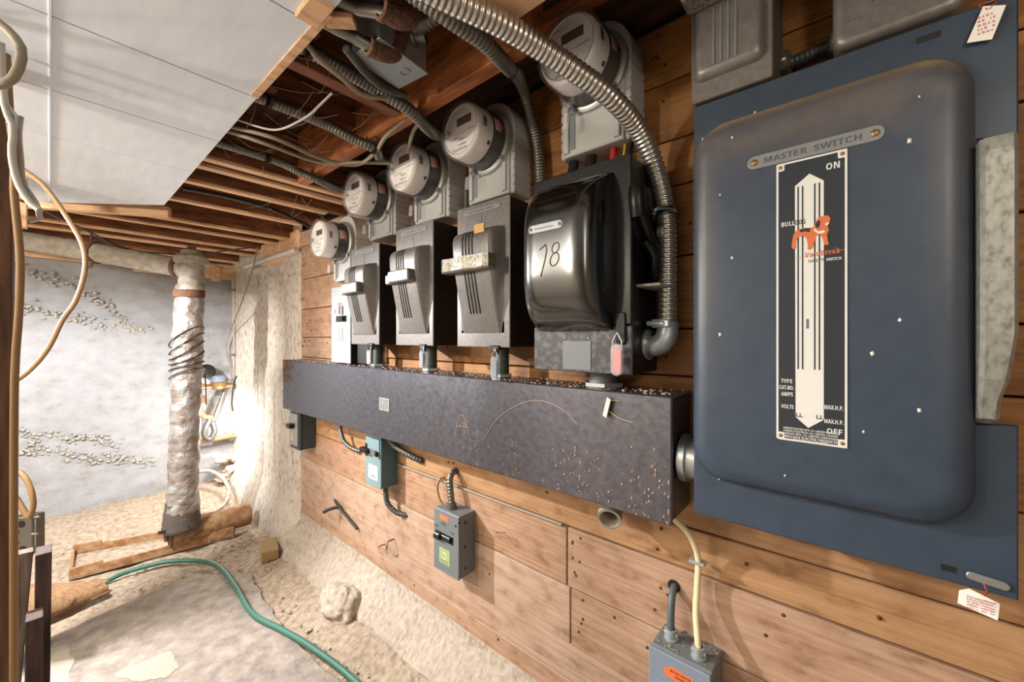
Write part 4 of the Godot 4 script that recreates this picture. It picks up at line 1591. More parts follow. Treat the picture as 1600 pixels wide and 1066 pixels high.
func make_conduits() -> void:
	# the shiny one in front of the nearest meter, down to the black box
	var c1 := run("flexible_conduit", "shiny thick flexible conduit sweeping across the nearest meter down to the black box", "conduit",
		[[-.055, 1.305, -.334], [-.05, 1.426, -.335], [-.046, 1.564, -.339], [-.056, 1.673, -.358], [-.11, 1.752, -.376], [-.21, 1.792, -.395], [-.30, 1.822, -.431], [-.385, 1.846, -.468], [-.466, 1.852, -.491], [-.545, 1.852, -.515], [-.66, 1.852, -.551]], .0225, M.bright_conduit, .0115)
	strap(.0225, Vector3(-.046, 1.578, -.341), Vector3(0, 1, .0), Vector3(-1, 0, 0), M.galvanized, c1)
	var st := st_new()
	tube(st, v3([[-.062, 1.262, -.385], [-.062, 1.258, -.365], [-.06, 1.268, -.343], [-.055, 1.29, -.334], [-.055, 1.315, -.334]]), .0245, 18, 0.0, 1.0, false, -1.0, .006)
	var el := obj("elbow", st, M.galvanized, c1)
	st = st_new()
	box(st, -.085, -.03, 1.302, 1.322, -.362, -.318, .004)
	rod(st, Vector3(-.083, 1.312, -.37), Vector3(-.083, 1.312, -.33), .006)
	obj("clamp_body", st, M.galvanized, el)
	st = st_new()
	T = Transform3D(Basis(), Vector3(-.066, 1.262, -.378))
	lathe(st, [[.036, 0], [.038, .003], [.036, .008, 1], [.028, .009, 1], [.028, .016]], 26)
	T = Transform3D.IDENTITY
	obj("locknut", st, M.zinc, el)
	# the darker one between the two nearest meters
	var c2 := run("flexible_conduit", "dull flexible conduit strapped to the header beam and dropping between the two nearest meters", "conduit",
		[[-.035, 1.68, -.715], [-.03, 1.749, -.721], [-.03, 1.858, -.73], [-.05, 1.945, -.742], [-.12, 1.985, -.714], [-.24, 1.935, -.64], [-.31, 1.895, -.60], [-.385, 1.866, -.565], [-.45, 1.86, -.553], [-.528, 1.865, -.565], [-.60, 1.89, -.595], [-.65, 1.908, -.61], [-.74, 1.912, -.62]], .0165, M.dull_conduit, .0095)
	strap(.0165, Vector3(-.30, 1.90, -.604), Vector3(1, .55, .4), Vector3(0, -1, 0), M.rust, c2)
	var c3 := run("flexible_conduit", "dull flexible conduit running under the joists to the meter above the tan-stickered switch", "conduit",
		[[-.06, 1.95, -1.005], [-.12, 1.945, -1.01], [-.2, 1.918, -1.0], [-.3, 1.874, -.92], [-.39, 1.875, -.883], [-.48, 1.90, -.905], [-.56, 1.91, -.912], [-.65, 1.912, -.91], [-.76, 1.912, -.908]], .0165, M.dull_conduit, .0095)
	var c4 := run("flexible_conduit", "dull flexible conduit running under the joists to the middle meter", "conduit",
		[[-.06, 1.96, -1.325], [-.14, 1.95, -1.325], [-.215, 1.92, -1.29], [-.27, 1.89, -1.225], [-.332, 1.874, -1.147], [-.395, 1.886, -1.16], [-.475, 1.91, -1.184], [-.563, 1.911, -1.184], [-.76, 1.911, -1.19]], .0155, M.dull_conduit, .0095)
	var c5 := run("flexible_conduit", "dull flexible conduit running under the joists to the second meter from the far end", "conduit",
		[[-.06, 1.95, -1.67], [-.12, 1.94, -1.67], [-.23, 1.898, -1.62], [-.331, 1.874, -1.538], [-.395, 1.889, -1.553], [-.46, 1.91, -1.568], [-.556, 1.911, -1.562], [-.76, 1.911, -1.56]], .0155, M.dull_conduit, .0095)
	strap(.0165, Vector3(-.63, 1.912, -.911), Vector3(1, 0, 0), Vector3(0, -1, 0), M.rust, c3)
	strap(.0155, Vector3(-.62, 1.911, -1.186), Vector3(1, 0, 0), Vector3(0, -1, 0), M.rust, c4)
	strap(.0155, Vector3(-.338, 1.875, -1.149), Vector3(1, 0, .2), Vector3(0, -1, 0), M.rust, c4)
	strap(.0155, Vector3(-.5, 1.911, -1.566), Vector3(1, 0, 0), Vector3(0, -1, 0), M.rust, c5)
	# vertical pieces between the sockets
	for q in [[-1.045, 1.60, 1.80, "short upright conduit between the middle meter and the next nearer one"], [-1.36, 1.60, 1.76, "short upright conduit beside the middle meter's socket on its far side"]]:
		var o := hung("upright_conduit", q[3], "conduit", q[0], q[1], "upright conduits between the sockets")
		st = st_new()
		tube(st, [Vector3(0, 0, .03), Vector3(0, .08, .03), Vector3(0, q[2] - q[1], .03)], .015, 14, .009)
		obj("flex", st, M.dark_conduit, o)
		st = st_new()
		T = Transform3D(Basis(Vector3.RIGHT, -PI / 2), Vector3(0, .075, .03))
		lathe(st, [[.016, 0], [.02, .002], [.02, .02], [.016, .022]], 16)
		box(st, .018, .034, -.006, .006, .004, .018, .002)
		T = Transform3D.IDENTITY
		obj("fitting", st, M.rust, o)
	# rusty pipes with flared ends under the joists
	for q in [[[[-.74, 1.91, -.80], [-.638, 1.908, -.80], [-.60, 1.896, -.78], [-.555, 1.88, -.757]], "rusty pipe with a flared elbow below the zinc box"], [[[-.74, 1.91, -.735], [-.634, 1.908, -.725], [-.61, 1.893, -.69], [-.588, 1.88, -.655]], "rusty pipe with a flared elbow nearer than the zinc box"]]:
		st = st_new()
		tube(st, v3(q[0]), .0125, 12)
		var o := obj("rusty_pipe", st, M.dull_conduit)
		tag(o, q[1], "pipe", "rusty pipes under the joists")
		var e: Array = q[0][q[0].size() - 1]
		st = st_new()
		tube(st, [Vector3(e[0] - .012, e[1], e[2]), Vector3(e[0] + .015, e[1], e[2] + .006), Vector3(e[0] + .035, e[1] + .012, e[2] + .01), Vector3(e[0] + .045, e[1] + .045, e[2] + .012)], .0185, 16, 0.0, 1.0, false, .021, .006)
		obj("elbow", st, M.rust, o)
		st = st_new()
		T = Transform3D(Basis(Vector3.UP, PI / 2), Vector3(e[0] - .012, e[1], e[2]))
		lathe(st, [[.014, -.008], [.021, -.006, 1], [.021, .003, 1], [.016, .004]], 18)
		T = Transform3D.IDENTITY
		obj("collar", st, M.rust, o)
	# zinc junction box between the joists
	var jb := thing("junction_box", "bare zinc junction box with a ring knockout, fixed beside the header beam", "junction box", Vector3(-.505, 1.883, -.785), .12)
	st = st_new()
	box(st, -.066, .062, .002, .10, -.045, .05, .002)
	obj("body", st, M.galvanized, jb)
	st = st_new()
	box(st, -.069, .065, 0.0, .004, -.048, .053, .001)
	obj("cover", st, M.galvanized, jb)
	st = st_new()
	T = Transform3D(Basis(Vector3.RIGHT, PI / 2), Vector3(.03, -.001, .015))
	ring(st, .012, .0012, 20, 6)
	T = Transform3D.IDENTITY
	obj("knockout", st, M.zinc, jb)
	st = st_new()
	T = Transform3D(Basis(Vector3.UP, 0.5), Vector3(.02, .06, .05))
	lathe(st, [[.022, 0], [.022, .008, 1], [.017, .009, 1], [.017, .03]], 18)
	T = Transform3D.IDENTITY
	obj("connector", st, M.dull_conduit, jb)
	run("flexible_conduit", "dark short flexible conduit rising from the zinc junction box", "conduit", [[-.49, 1.945, -.72], [-.475, 1.95, -.68], [-.46, 1.97, -.63], [-.45, 2.01, -.6]], .0165, M.dull_conduit, .0095)
	run("flexible_conduit", "thin dark flexible conduit lying below the zinc junction box", "conduit", [[-.60, 1.88, -.80], [-.54, 1.873, -.83], [-.48, 1.875, -.85], [-.42, 1.884, -.85]], .009, M.dark_conduit, .008)
	# cables under the joists
	var cables := [
		[[[-.68, 1.91, -.85], [-.631, 1.882, -.873], [-.574, 1.87, -.881], [-.505, 1.872, -.909], [-.455, 1.878, -.891], [-.40, 1.90, -.87]], "tan cable looping under the joists beside the conduit to the stickered switch's meter", M.cable_grey, .006],
		[[[-.70, 1.905, -1.34], [-.65, 1.897, -1.327], [-.582, 1.87, -1.25], [-.553, 1.87, -1.125], [-.551, 1.872, -1.032], [-.54, 1.89, -.99]], "thin pale cable bending up between the two middle conduits", M.wire_white, .003],
		[[[-.70, 1.908, -1.40], [-.65, 1.898, -1.385], [-.566, 1.868, -1.298], [-.424, 1.866, -1.325], [-.32, 1.868, -1.293], [-.32, 1.87, -1.169], [-.35, 1.875, -1.054], [-.34, 1.90, -.95]], "old tan cable swinging under the joists and up past the middle meter", M.cable_grey, .006],
		[[[-.70, 1.908, -1.46], [-.65, 1.896, -1.42], [-.564, 1.868, -1.356], [-.409, 1.866, -1.359], [-.323, 1.868, -1.266], [-.24, 1.872, -1.19]], "old tan cable swinging lowest towards the middle meter", M.cable_grey, .006],
		[[[-.42, 1.895, -.88], [-.36, 1.885, -.90], [-.30, 1.89, -.93], [-.22, 1.91, -.97]], "short tan cable behind the meter above the stickered switch", M.cable_grey, .006],
		[[[-.33, 1.91, -.87], [-.31, 1.90, -.94], [-.28, 1.90, -1.02], [-.24, 1.88, -1.10]], "short tan cable crossing behind the middle meter", M.cable_grey, .006]]
	for q in cables:
		run("cable", q[1], "cable", q[0], q[3], q[2], 0.0, "old cables under the joists")
	run("cable", "black cable lying across the far joists", "cable", [[-.64, 1.90, -2.12], [-.5, 1.90, -2.10], [-.3, 1.90, -2.14], [-.1, 1.89, -2.25], [.0, 1.88, -2.3]], .009, M.cable_black)
	# old cobwebs
	st = st_new()
	for n in 46:
		var a := Vector3(rng.randf_range(-.66, -.4), 1.89, rng.randf_range(-1.66, -.9))
		var b := a + Vector3(rng.randf_range(-.12, .22), rng.randf_range(-.02, .06), rng.randf_range(-.15, .15))
		if n % 3 == 0:
			a = Vector3(rng.randf_range(-.35, -.05), 1.89, rng.randf_range(-2.3, -1.75))
			b = a + Vector3(rng.randf_range(-.1, .12), rng.randf_range(-.1, .02), rng.randf_range(-.15, .15))
		tube(st, [a, a.lerp(b, .5) + Vector3(0, -.012, 0), b], .0006, 4)
	var web := obj("cobwebs", st, M.cable_grey)
	web.set_meta("kind", "stuff")
	tag(web, "dusty cobweb threads hanging between the joists and conduits", "cobweb")

# ------------------------------------------------------------------ breakers and whips under the trough
func make_low_breakers() -> void:
	var st: SurfaceTool
	# grey one with the orange and green stickers
	var b := hung("breaker_box", "grey breaker box with orange strip and green sticker, below the trough", "breaker box", -1.101, .44)
	st = st_new()
	box(st, -.066, .066, 0.0, .217, 0.001, .075, .002)
	obj("body", st, M.breaker_grey, b)
	st = st_new()
	box(st, -.068, .068, -.001, .218, .075, .082, .002)
	var cv := obj("cover", st, M.breaker_grey, b)
	for q in [[.053, .185], [-.02, -.0]]:
		if q[1] > 0.0:
			st = st_new()
			T = Transform3D(Basis(), Vector3(q[0], q[1], .082))
			lathe(st, [[.005, -.001], [.0045, .001], [.0005, .0012]], 10)
			T = Transform3D.IDENTITY
			obj("screw", st, M.meter_black, cv)
	st = st_new()
	for q in [[.19, .03], [.105, .03], [.03, .03], [.2, .06]]:
		T = Transform3D(Basis(Vector3.UP, PI / 2), Vector3(.068, q[0], q[1] + .02))
		lathe(st, [[.0045, -.002], [.0045, .0006, 1], [.0005, .0006]], 10)
	T = Transform3D.IDENTITY
	obj("holes", st, M.meter_black, cv)
	st = st_new()
	box(st, -.058, .04, .112, .142, .081, .0835, .0005)
	box(st, -.052, -.018, .116, .139, .083, .1, .003)
	box(st, -.018, .03, .118, .136, .083, .091, .002)
	obj("toggle", st, M.meter_black, b)
	st = st_new()
	T = Transform3D(Basis(Vector3(0, 0, 1), -.06), Vector3.ZERO)
	box(st, -.045, .002, .185, .201, .0815, .0828, .0004)
	T = Transform3D.IDENTITY
	obj("orange_strip", st, M.label_orange, b)
	st = st_new()
	box(st, -.036, .022, .03, .085, .082, .0828, .0004)
	var gs := obj("green_sticker", st, M.sticker_green, b)
	st = st_new()
	T = Transform3D(Basis(), Vector3(-.006, .06, .0829))
	ring(st, .011, .0012, 18, 5)
	T = Transform3D.IDENTITY
	obj("sticker_ring", st, M.label_white, gs)
	marks(gs, -.03, .016, .034, .045, .0828, 2, M.print_grey)
	text("1990", .03, .012, Vector3(-.013, .172, .0822), M.letter_grey, b, .0004)
	text("ON", .014, .01, Vector3(-.052, .156, .0822), M.letter_grey, b, .0004)
	text("OFF", .02, .01, Vector3(.036, .153, .0822), M.letter_grey, b, .0004)
	# teal one half behind the trough
	b = hung("breaker_box", "teal breaker box with a sliding black toggle and a white label, tucked under the trough", "breaker box", -1.588, .632)
	st = st_new()
	box(st, -.06, .06, 0.0, .235, 0.001, .076, .002)
	obj("body", st, M.breaker_teal, b)
	st = st_new()
	box(st, -.063, .0625, -.002, .237, .076, .083, .002)
	obj("cover", st, M.breaker_teal_light, b)
	st = st_new()
	box(st, -.05, .056, .126, .21, .083, .087, .001)
	obj("raised_panel", st, M.breaker_teal_light, b)
	st = st_new()
	box(st, -.055, -.04, .125, .18, .086, .09, .001)
	box(st, -.075, -.01, .142, .162, .087, .108, .003)
	obj("toggle", st, M.meter_black, b)
	st = st_new()
	box(st, .036, .052, .14, .16, .087, .098, .002)
	obj("toggle_stop", st, M.meter_black, b)
	st = st_new()
	box(st, -.01, .036, .138, .162, .087, .094, .001)
	obj("toggle_window", st, M.taupe_paint, b)
	st = st_new()
	box(st, -.036, .038, .03, .092, .083, .0838, .0003)
	var lb := obj("label", st, M.label_white, b)
	marks(lb, -.012, .012, .062, .08, .0838, 2, M.print_grey)
	marks(lb, -.025, .025, .034, .055, .0838, 1, M.print_grey)
	# dark one by the far end
	b = hung("breaker_box", "dark blue-green breaker box under the trough's far end, seen from its side", "breaker box", -2.415, .646)
	st = st_new()
	box(st, -.062, .065, 0.0, .222, 0.001, .078, .002)
	obj("body", st, M.black_plain if false else mat_once("deep_teal", c8(50, 62, 66), .5), b)
	st = st_new()
	box(st, -.066, .068, -.002, .225, .078, .09, .002)
	obj("cover", st, M.deep_teal, b)
	st = st_new()
	box(st, -.06, .05, .02, .2, .09, .098, .002)
	obj("front_plate", st, M.silver_grey, b)
	st = st_new()
	box(st, -.03, .02, .12, .145, .098, .128, .003)
	obj("toggle", st, M.meter_black, b)
	st = st_new()
	plate(st, PackedVector2Array([Vector2(-.03, .05), Vector2(.01, .05), Vector2(-.01, .09)]), .098, .103, .001)
	obj("tag", st, M.sticker_tan, b)
	# blue-grey one at the bottom edge
	b = hung("breaker_box", "blue-grey breaker box with a torn orange sticker at the picture's bottom edge", "breaker box", -.293, .335)
	st = st_new()
	box(st, -.066, .066, 0.0, .235, 0.001, .088, .003)
	obj("body", st, M.breaker_grey, b)
	st = st_new()
	box(st, -.068, .064, -.002, .233, .088, .098, .002)
	obj("cover", st, M.breaker_blue_grey, b)
	st = st_new()
	plate(st, PackedVector2Array([Vector2(-.034, .2), Vector2(-.03, .186), Vector2(.032, .188), Vector2(.03, .208), Vector2(-.014, .212)]), .098, .0988)
	var os := obj("orange_sticker", st, M.label_orange, b)
	text("WATER HEATER", .045, .0055, Vector3(.003, .203, .0988), M.meter_black, os, .0003)
	text("TENANT", .03, .0055, Vector3(.006, .194, .0988), M.meter_black, os, .0003)
	st = st_new()
	box(st, -.05, .05, .1, .17, .098, .101, .001)
	box(st, -.02, .02, .11, .15, .1, .112, .002)
	obj("toggle_plate", st, M.breaker_blue_grey, b)
	st = st_new()
	for n in 60:
		var s := rng.randf_range(.001, .004)
		T = Transform3D(Basis().scaled(Vector3(s * 2.0, s * .4, s)), Vector3(rng.randf_range(-.06, .06), .2355, rng.randf_range(.006, .085)))
		pebble(st)
	T = Transform3D.IDENTITY
	obj("dust", st, M.cable_grey, b).set_meta("kind", "stuff")
	for q in [[-.035, .045], [.03, .06]]:
		st = st_new()
		T = Transform3D(Basis(Vector3.RIGHT, -PI / 2), Vector3(q[0], .233, q[1]))
		lathe(st, [[.016, 0], [.016, .006, 1], [.0125, .007, 1], [.0125, .026, 1], [.009, .026]], 14)
		box(st, -.016, .016, -.005, .005, .01, .018, .002)
		T = Transform3D.IDENTITY
		obj("cable_clamp", st, M.galvanized, b)
	# cables into it
	var cr := run("cable", "cream cable from the trough's near end down to the bottom blue-grey breaker", "cable",
		[[-.10, .885, -.318], [-.085, .868, -.305], [-.06, .835, -.283], [-.035, .78, -.272], [-.028, .71, -.275], [-.04, .655, -.275], [-.058, .61, -.266], [-.06, .575, -.263]], .0085, M.cable_cream, 0.0, "", .75)
	st = st_new()
	T = Transform3D(Basis(Vector3(0, 1, 0), -PI / 2), Vector3(-.02, .765, -.272))
	box(st, -.018, .016, -.004, .004, .0, .022, .002)
	T = Transform3D.IDENTITY
	obj("cable_strap", st, M.galvanized, cr)
	run("cable", "short dark grey cable out of a hole in the boards above the bottom breaker", "cable", [[.012, .668, -.335], [-.012, .668, -.334], [-.03, .65, -.332], [-.042, .61, -.33], [-.045, .575, -.328]], .0085, mat_once("cable_slate", c8(78, 86, 92), .5))
	st = st_new()
	T = Transform3D(Basis(Vector3.UP, -PI / 2), Vector3(-.0022, .67, -.336))
	lathe(st, [[.015, -.001], [.015, .0005, 1], [.001, .0005]], 12)
	T = Transform3D.IDENTITY
	tag(obj("cable_hole", st, M.dark_void), "dark bored hole in the boards round the short grey cable", "hole")
	# flexible whips
	var whips := [
		[[[-.05, .875, -1.96], [-.05, .82, -1.955], [-.045, .765, -1.93], [-.03, .735, -1.89], [-.012, .722, -1.85], [.008, .72, -1.83]], .0115, "grey flexible whip curling from under the trough near its far end", M.dull_conduit],
		[[[-.045, .845, -1.53], [-.05, .83, -1.5], [-.045, .81, -1.44], [-.03, .79, -1.385], [-.008, .775, -1.35], [.006, .773, -1.345]], .0125, "dark flexible whip leaving the top of the teal breaker", M.dark_conduit],
		[[[-.04, .64, -1.555], [-.045, .6, -1.55], [-.042, .555, -1.535], [-.025, .525, -1.50], [-.002, .515, -1.465], [.008, .515, -1.455]], .0115, "dark flexible whip curving from the teal breaker's bottom into the boards", M.dark_conduit],
		[[[.006, .775, -1.14], [-.02, .775, -1.137], [-.036, .755, -1.133], [-.042, .71, -1.122], [-.044, .665, -1.112]], .0125, "grey flexible whip rising from the orange-striped breaker into the boards", M.dull_conduit]]
	for q in whips:
		run("flexible_whip", q[2], "conduit", q[0], q[1], q[3], .0115, "flexible whips between breakers and boards")
	st = st_new()
	T = Transform3D(Basis(Vector3.RIGHT, 0), Vector3(-.044, .657, -1.112))
	T.basis = Basis(Vector3.RIGHT, -PI / 2)
	lathe(st, [[.02, 0], [.02, .006, 1], [.016, .007, 1], [.016, .02, 1], [.01, .02]], 16)
	T = Transform3D.IDENTITY
	tag(obj("conduit_connector", st, M.dull_conduit), "small zinc connector on top of the orange-striped breaker", "connector")
	run("cable", "thin tan cable looping out of the boards behind the orange-striped breaker", "cable", [[.006, .735, -1.21], [-.015, .735, -1.212], [-.03, .705, -1.215], [-.035, .665, -1.195], [-.03, .645, -1.175]], .0045, M.cable_tan)
	run("cable", "thin grey cable lying along the seam below the trough", "cable", [[-.006, .722, -1.52], [-.007, .723, -1.2], [-.006, .721, -.9], [-.006, .722, -.66]], .0045, M.cable_grey)
	# things left sticking out of the boards
	run("cut_cable", "black cut cable end sticking out of the boards low on the far side", "cable", [[.006, .385, -2.03], [-.02, .39, -2.05], [-.05, .385, -2.07], [-.075, .372, -2.09]], .009, M.cable_black, .009)
	run("cut_cable", "black cut cable lying down along the boards beside the other cut end", "cable", [[.004, .405, -2.13], [-.012, .40, -2.07], [-.014, .365, -1.95], [-.012, .335, -1.86]], .007, M.cable_black)
	run("bent_nail", "bent rusty hook in the boards below the teal breaker", "hook", [[.01, .383, -1.55], [-.035, .384, -1.55], [-.04, .372, -1.545], [-.035, .345, -1.56], [-.025, .338, -1.575]], .003, M.rust)
	run("bent_nail", "small bent nail in the boards left of the rusty hook", "nail", [[.01, .335, -1.62], [-.03, .335, -1.63], [-.035, .328, -1.63]], .0025, M.rust)
	run("bent_nail", "shiny nail poking from the boards right of the orange-striped breaker", "nail", [[.01, .62, -.885], [-.035, .632, -.905]], .002, M.zinc)

# ------------------------------------------------------------------ the far corner
func make_far_corner() -> void:
	var st: SurfaceTool
	# drain stack: sloping pipe, tee, wrapped riser, rusty cleanout on the ground
	var d := run("drain_pipe", "grey cast-iron drain pipe sloping under the joists along the far wall", "drain pipe", [[-1.75, 2.02 - .06, -4.4 + .35], [-1.12, 1.851, -3.70], [-.852, 1.786, -3.42], [-.47, 1.69, -3.04]], .058, M.iron_pipe)
	for p in [[-.505, 1.70, -3.075], [-.83, 1.782, -3.40]]:
		st = st_new()
		var c := Vector3(p[0], p[1], p[2])
		var dir := Vector3(.38, -.09, .38).normalized()
		rod(st, c, c + dir * .022, .066, 24)
		obj("collar", st, M.rust, d)
	st = st_new()
	tube(st, v3([[-.84, 1.89, -3.41], [-.842, 1.80, -3.37], [-.84, 1.70, -3.37], [-.85, 1.69, -3.40]]), .007, 6)
	obj("hanger", st, M.rust, d)
	var t := thing("pipe_tee", "grey pipe tee with a cap on top of the wrapped riser", "pipe fitting", Vector3(-.447, 1.56, -3.012))
	st = st_new()
	T = Transform3D(Basis(Vector3.RIGHT, -PI / 2), Vector3.ZERO)
	lathe(st, [[.068, 0.0], [.068, .03, 1], [.063, .032, 1], [.063, .15, 1], [.07, .152], [.085, .165], [.085, .195, 1], [.07, .21, 1], [.05, .212, 1], [.05, .235, 1], [.001, .236]], 28)
	T = Transform3D.IDENTITY
	obj("body", st, M.iron_pipe, t)
	st = st_new()
	box(st, -.02, .02, .236, .262, -.02, .02, .003)
	obj("plug", st, M.rust, t)
	# wrapped riser
	var r := thing("wrapped_riser", "upright drain riser wrapped in crinkled foil and tied with black wire", "drain pipe", Vector3(-.485, .13, -3.05))
	st = st_new()
	var loops: Array[PackedVector3Array] = []
	var nz := FastNoiseLite.new()
	nz.frequency = 9.0
	nz.fractal_octaves = 3
	for k in 150:
		var f := k / 149.0
		var y := 1.455 * f
		var c := Vector3(.03 * f, y, .035 * f)
		var l := PackedVector3Array()
		for i in 32:
			var a := -TAU * i / 32.0
			var rr := .072 + .004 * sin(f * 60.0 + a * .7) * (0.4 + absf(nz.get_noise_1d(f * 3.0))) + .007 * nz.get_noise_3d(cos(a) * .25, y * 1.3, sin(a) * .25)
			rr += .012 * smoothstep(.25, 0.0, f) - .006 * smoothstep(.9, 1.0, f)
			l.append(c + Vector3(cos(a) * rr, 0, sin(a) * rr))
		loops.append(l)
	loft(st, loops)
	obj("foil_wrap", st, M.foil_wrap, r)
	st = st_new()
	lathe_y(st, [[.073, 1.385], [.0765, 1.39], [.0765, 1.425], [.073, 1.43]], Vector3(.0285, 0, .0335))
	obj("tape_band", st, M.rust, r)
	st = st_new()
	var wp := []
	for k in 150:
		var f := k / 149.0
		var a := f * TAU * 5.5
		var y := 1.17 - .25 * f + .035 * sin(a * 1.0 + 1.0) + .02 * sin(f * 40.0)
		wp.append(Vector3(.02 + cos(a) * .082, y, .022 + sin(a) * .082))
	tube(st, wp, .0035, 6)
	tube(st, [Vector3(.100, .93, .05), Vector3(.104, .86, .055), Vector3(.104, .78, .06), Vector3(.105, .74, .06)], .0035, 6)
	obj("tie_wire", st, M.cable_black, r)
	st = st_new()
	lathe_y(st, [[.084, .0], [.093, .012], [.095, .03], [.089, .045], [.092, .06], [.086, .085], [.088, .10], [.08, .14], [.076, .17]], Vector3.ZERO)
	obj("tape_wrap", st, mat_once("grey_tape", c8(84, 76, 72), .6), r)
	st = st_new()
	beam_box(st, Vector3(-.11, .03, .03), Vector3(.02, .035, .09), .01, .016)
	obj("tape_tail", st, M.cable_black, r)
	# rusty cleanout
	var c0 := thing("cleanout_pipe", "rusty tan cleanout pipe lying on the ground at the riser's foot", "drain pipe", Vector3(-.33, .0, -3.08))
	st = st_new()
	T = Transform3D(Basis(Vector3.UP, -PI / 2), Vector3.ZERO)
	T = Transform3D(Basis(Vector3.UP, PI / 2), Vector3(-.2, .1, 0))
	lathe(st, [[.062, 0.0], [.072, .005, 1], [.072, .03, 1], [.07, .04], [.074, .1], [.078, .16], [.072, .2], [.07, .32], [.073, .34], [.073, .4]], 28)
	T = Transform3D.IDENTITY
	obj("pipe", st, M.rusty_pipe, c0)
	st = st_new()
	T = Transform3D(Basis(Vector3.UP, -PI / 2), Vector3(-.198, .1, 0))
	lathe(st, [[.066, -.004], [.066, .012, 1], [.001, .014]], 24)
	box(st, -.022, .022, -.022, .022, .01, .035, .003)
	T = Transform3D.IDENTITY
	obj("end_plug", st, M.rust, c0)
	st = st_new()
	tube(st, [Vector3(-.13, .11, .02), Vector3(-.14, .16, .03), Vector3(-.155, .19, .03)], .075, 16, 0.0, 1.0, false, .07, .02)
	obj("branch", st, M.rusty_pipe, c0)
	# thin brown pipe up the corner, its clips and wire
	var bp := run("brown_pipe", "thin brown pipe standing in the far corner", "pipe", [[.046, 1.92, -4.0], [.044, 1.4, -4.0], [.042, .94, -4.0], [.04, .84, -4.0]], .016, mat_once("brown_paint", c8(112, 66, 44), .6))
	for y in [1.68, 1.13]:
		st = st_new()
		T = Transform3D(Basis(), Vector3(.045, y, -4.0))
		box(st, -.04, .025, -.008, .008, -.022, .022, .003)
		T = Transform3D.IDENTITY
		obj("clip", st, M.brass, bp)
	run("cable", "thin grey wire hanging down the far corner beside the brown pipe", "cable", [[-.082, 1.89, -3.07], [-.095, 1.744, -3.12], [-.11, 1.53, -3.3], [-.02, 1.32, -3.95], [-.03, 1.17, -4.02], [.0, 1.0, -4.02], [.02, .85, -4.0]], .0045, M.cable_grey)
	run("cable", "thin black wire strung along the joists above the drain pipe", "cable", [[-1.10, 1.75, -2.1], [-1.038, 1.80, -2.48], [-.87, 1.81, -2.92], [-.735, 1.80, -3.21], [-.56, 1.81, -3.33], [-.37, 1.82, -3.28], [-.22, 1.86, -3.15], [-.085, 1.89, -3.07]], .0045, M.cable_black)
	run("grey_conduit", "straight pale grey conduit along the top of the right concrete wall", "conduit", [[-.03, 1.815, -3.5], [-.03, 1.815, -3.0], [-.03, 1.81, -2.55]], .016, mat_once("pale_grey", c8(186, 184, 178), .5))
	# water meter and its pipes, a lamp beside them
	var wm := thing("water_meter", "small brass water meter with an open black lid in the far corner", "water meter", Vector3(-.10, .88, -3.95))
	st = st_new()
	T = Transform3D(Basis(Vector3.RIGHT, -PI / 2), Vector3.ZERO)
	lathe(st, [[.02, -.03], [.05, -.02], [.055, 0.0], [.055, .03, 1], [.048, .035]], 22)
	rod(st, Vector3(-.12, 0, 0), Vector3(.1, 0, 0), .02)
	T = Transform3D.IDENTITY
	obj("body", st, M.brass, wm)
	st = st_new()
	T = Transform3D(Basis(Vector3.RIGHT, -PI / 2), Vector3(0, .032, 0))
	lathe(st, [[.05, 0.0], [.05, .05, 1], [.044, .056, 1], [.001, .057]], 22)
	T = Transform3D.IDENTITY
	obj("register", st, mat_once("register_grey", c8(110, 122, 136), .4), wm)
	st = st_new()
	T = Transform3D(Basis(Vector3.RIGHT, -.35) * Basis(Vector3(0, 0, 1), .1), Vector3(-.075, .125, .0))
	lathe(st, [[.056, -.004], [.06, 0.0], [.056, .008], [.001, .009]], 22)
	T = Transform3D.IDENTITY
	obj("lid", st, M.cable_black, wm)
	run("water_pipe", "tan water pipe dropping from the water meter with a valve", "pipe", [[-.19, .89, -3.95], [-.215, .885, -3.95], [-.222, .84, -3.95], [-.22, .7, -3.95], [-.19, .645, -3.93], [-.14, .64, -3.92]], .018, M.rusty_pipe)
	st = st_new()
	T = Transform3D(Basis(), Vector3(-.222, .79, -3.925))
	lathe(st, [[.012, 0.0], [.014, .02, 1], [.034, .022], [.036, .028], [.034, .034, 1], [.001, .035]], 14)
	T = Transform3D.IDENTITY
	tag(obj("valve_wheel", st, M.rust), "small rusty valve wheel below the water meter", "valve")
	run("water_pipe", "old copper-brown pipe running level behind the lamp", "pipe", [[-.30, .44, -3.97], [-.1, .45, -3.96], [.06, .455, -3.95]], .02, M.rusty_pipe)
	run("water_pipe", "thin upright brown pipe between riser and lamp", "pipe", [[-.25, .9, -4.02], [-.25, .5, -4.02], [-.25, .3, -4.02]], .014, M.rust)
	run("metal_rod", "grey metal bar leaning behind the lamp", "bar", [[-.03, .87, -4.0], [-.10, .68, -3.96], [-.14, .60, -3.94]], .02, M.dull_conduit)
	st = st_new()
	tube(st, v3([[-.16, .62, -3.93], [-.19, .56, -3.92], [-.2, .5, -3.92], [-.16, .46, -3.93], [-.13, .52, -3.93], [-.15, .6, -3.93]]), .02, 10)
	tag(obj("dark_fitting", st, M.dark_conduit), "dark bent pipe fitting left of the lamp", "pipe fitting")
	run("hose", "grey hose curled over the ground in the far corner", "hose", [[-.24, .225, -3.9], [-.17, .22, -3.86], [-.115, .17, -3.75], [-.11, .11, -3.62], [-.16, .06, -3.5], [-.27, .035, -3.42]], .014, M.iron_pipe)
	st = st_new()
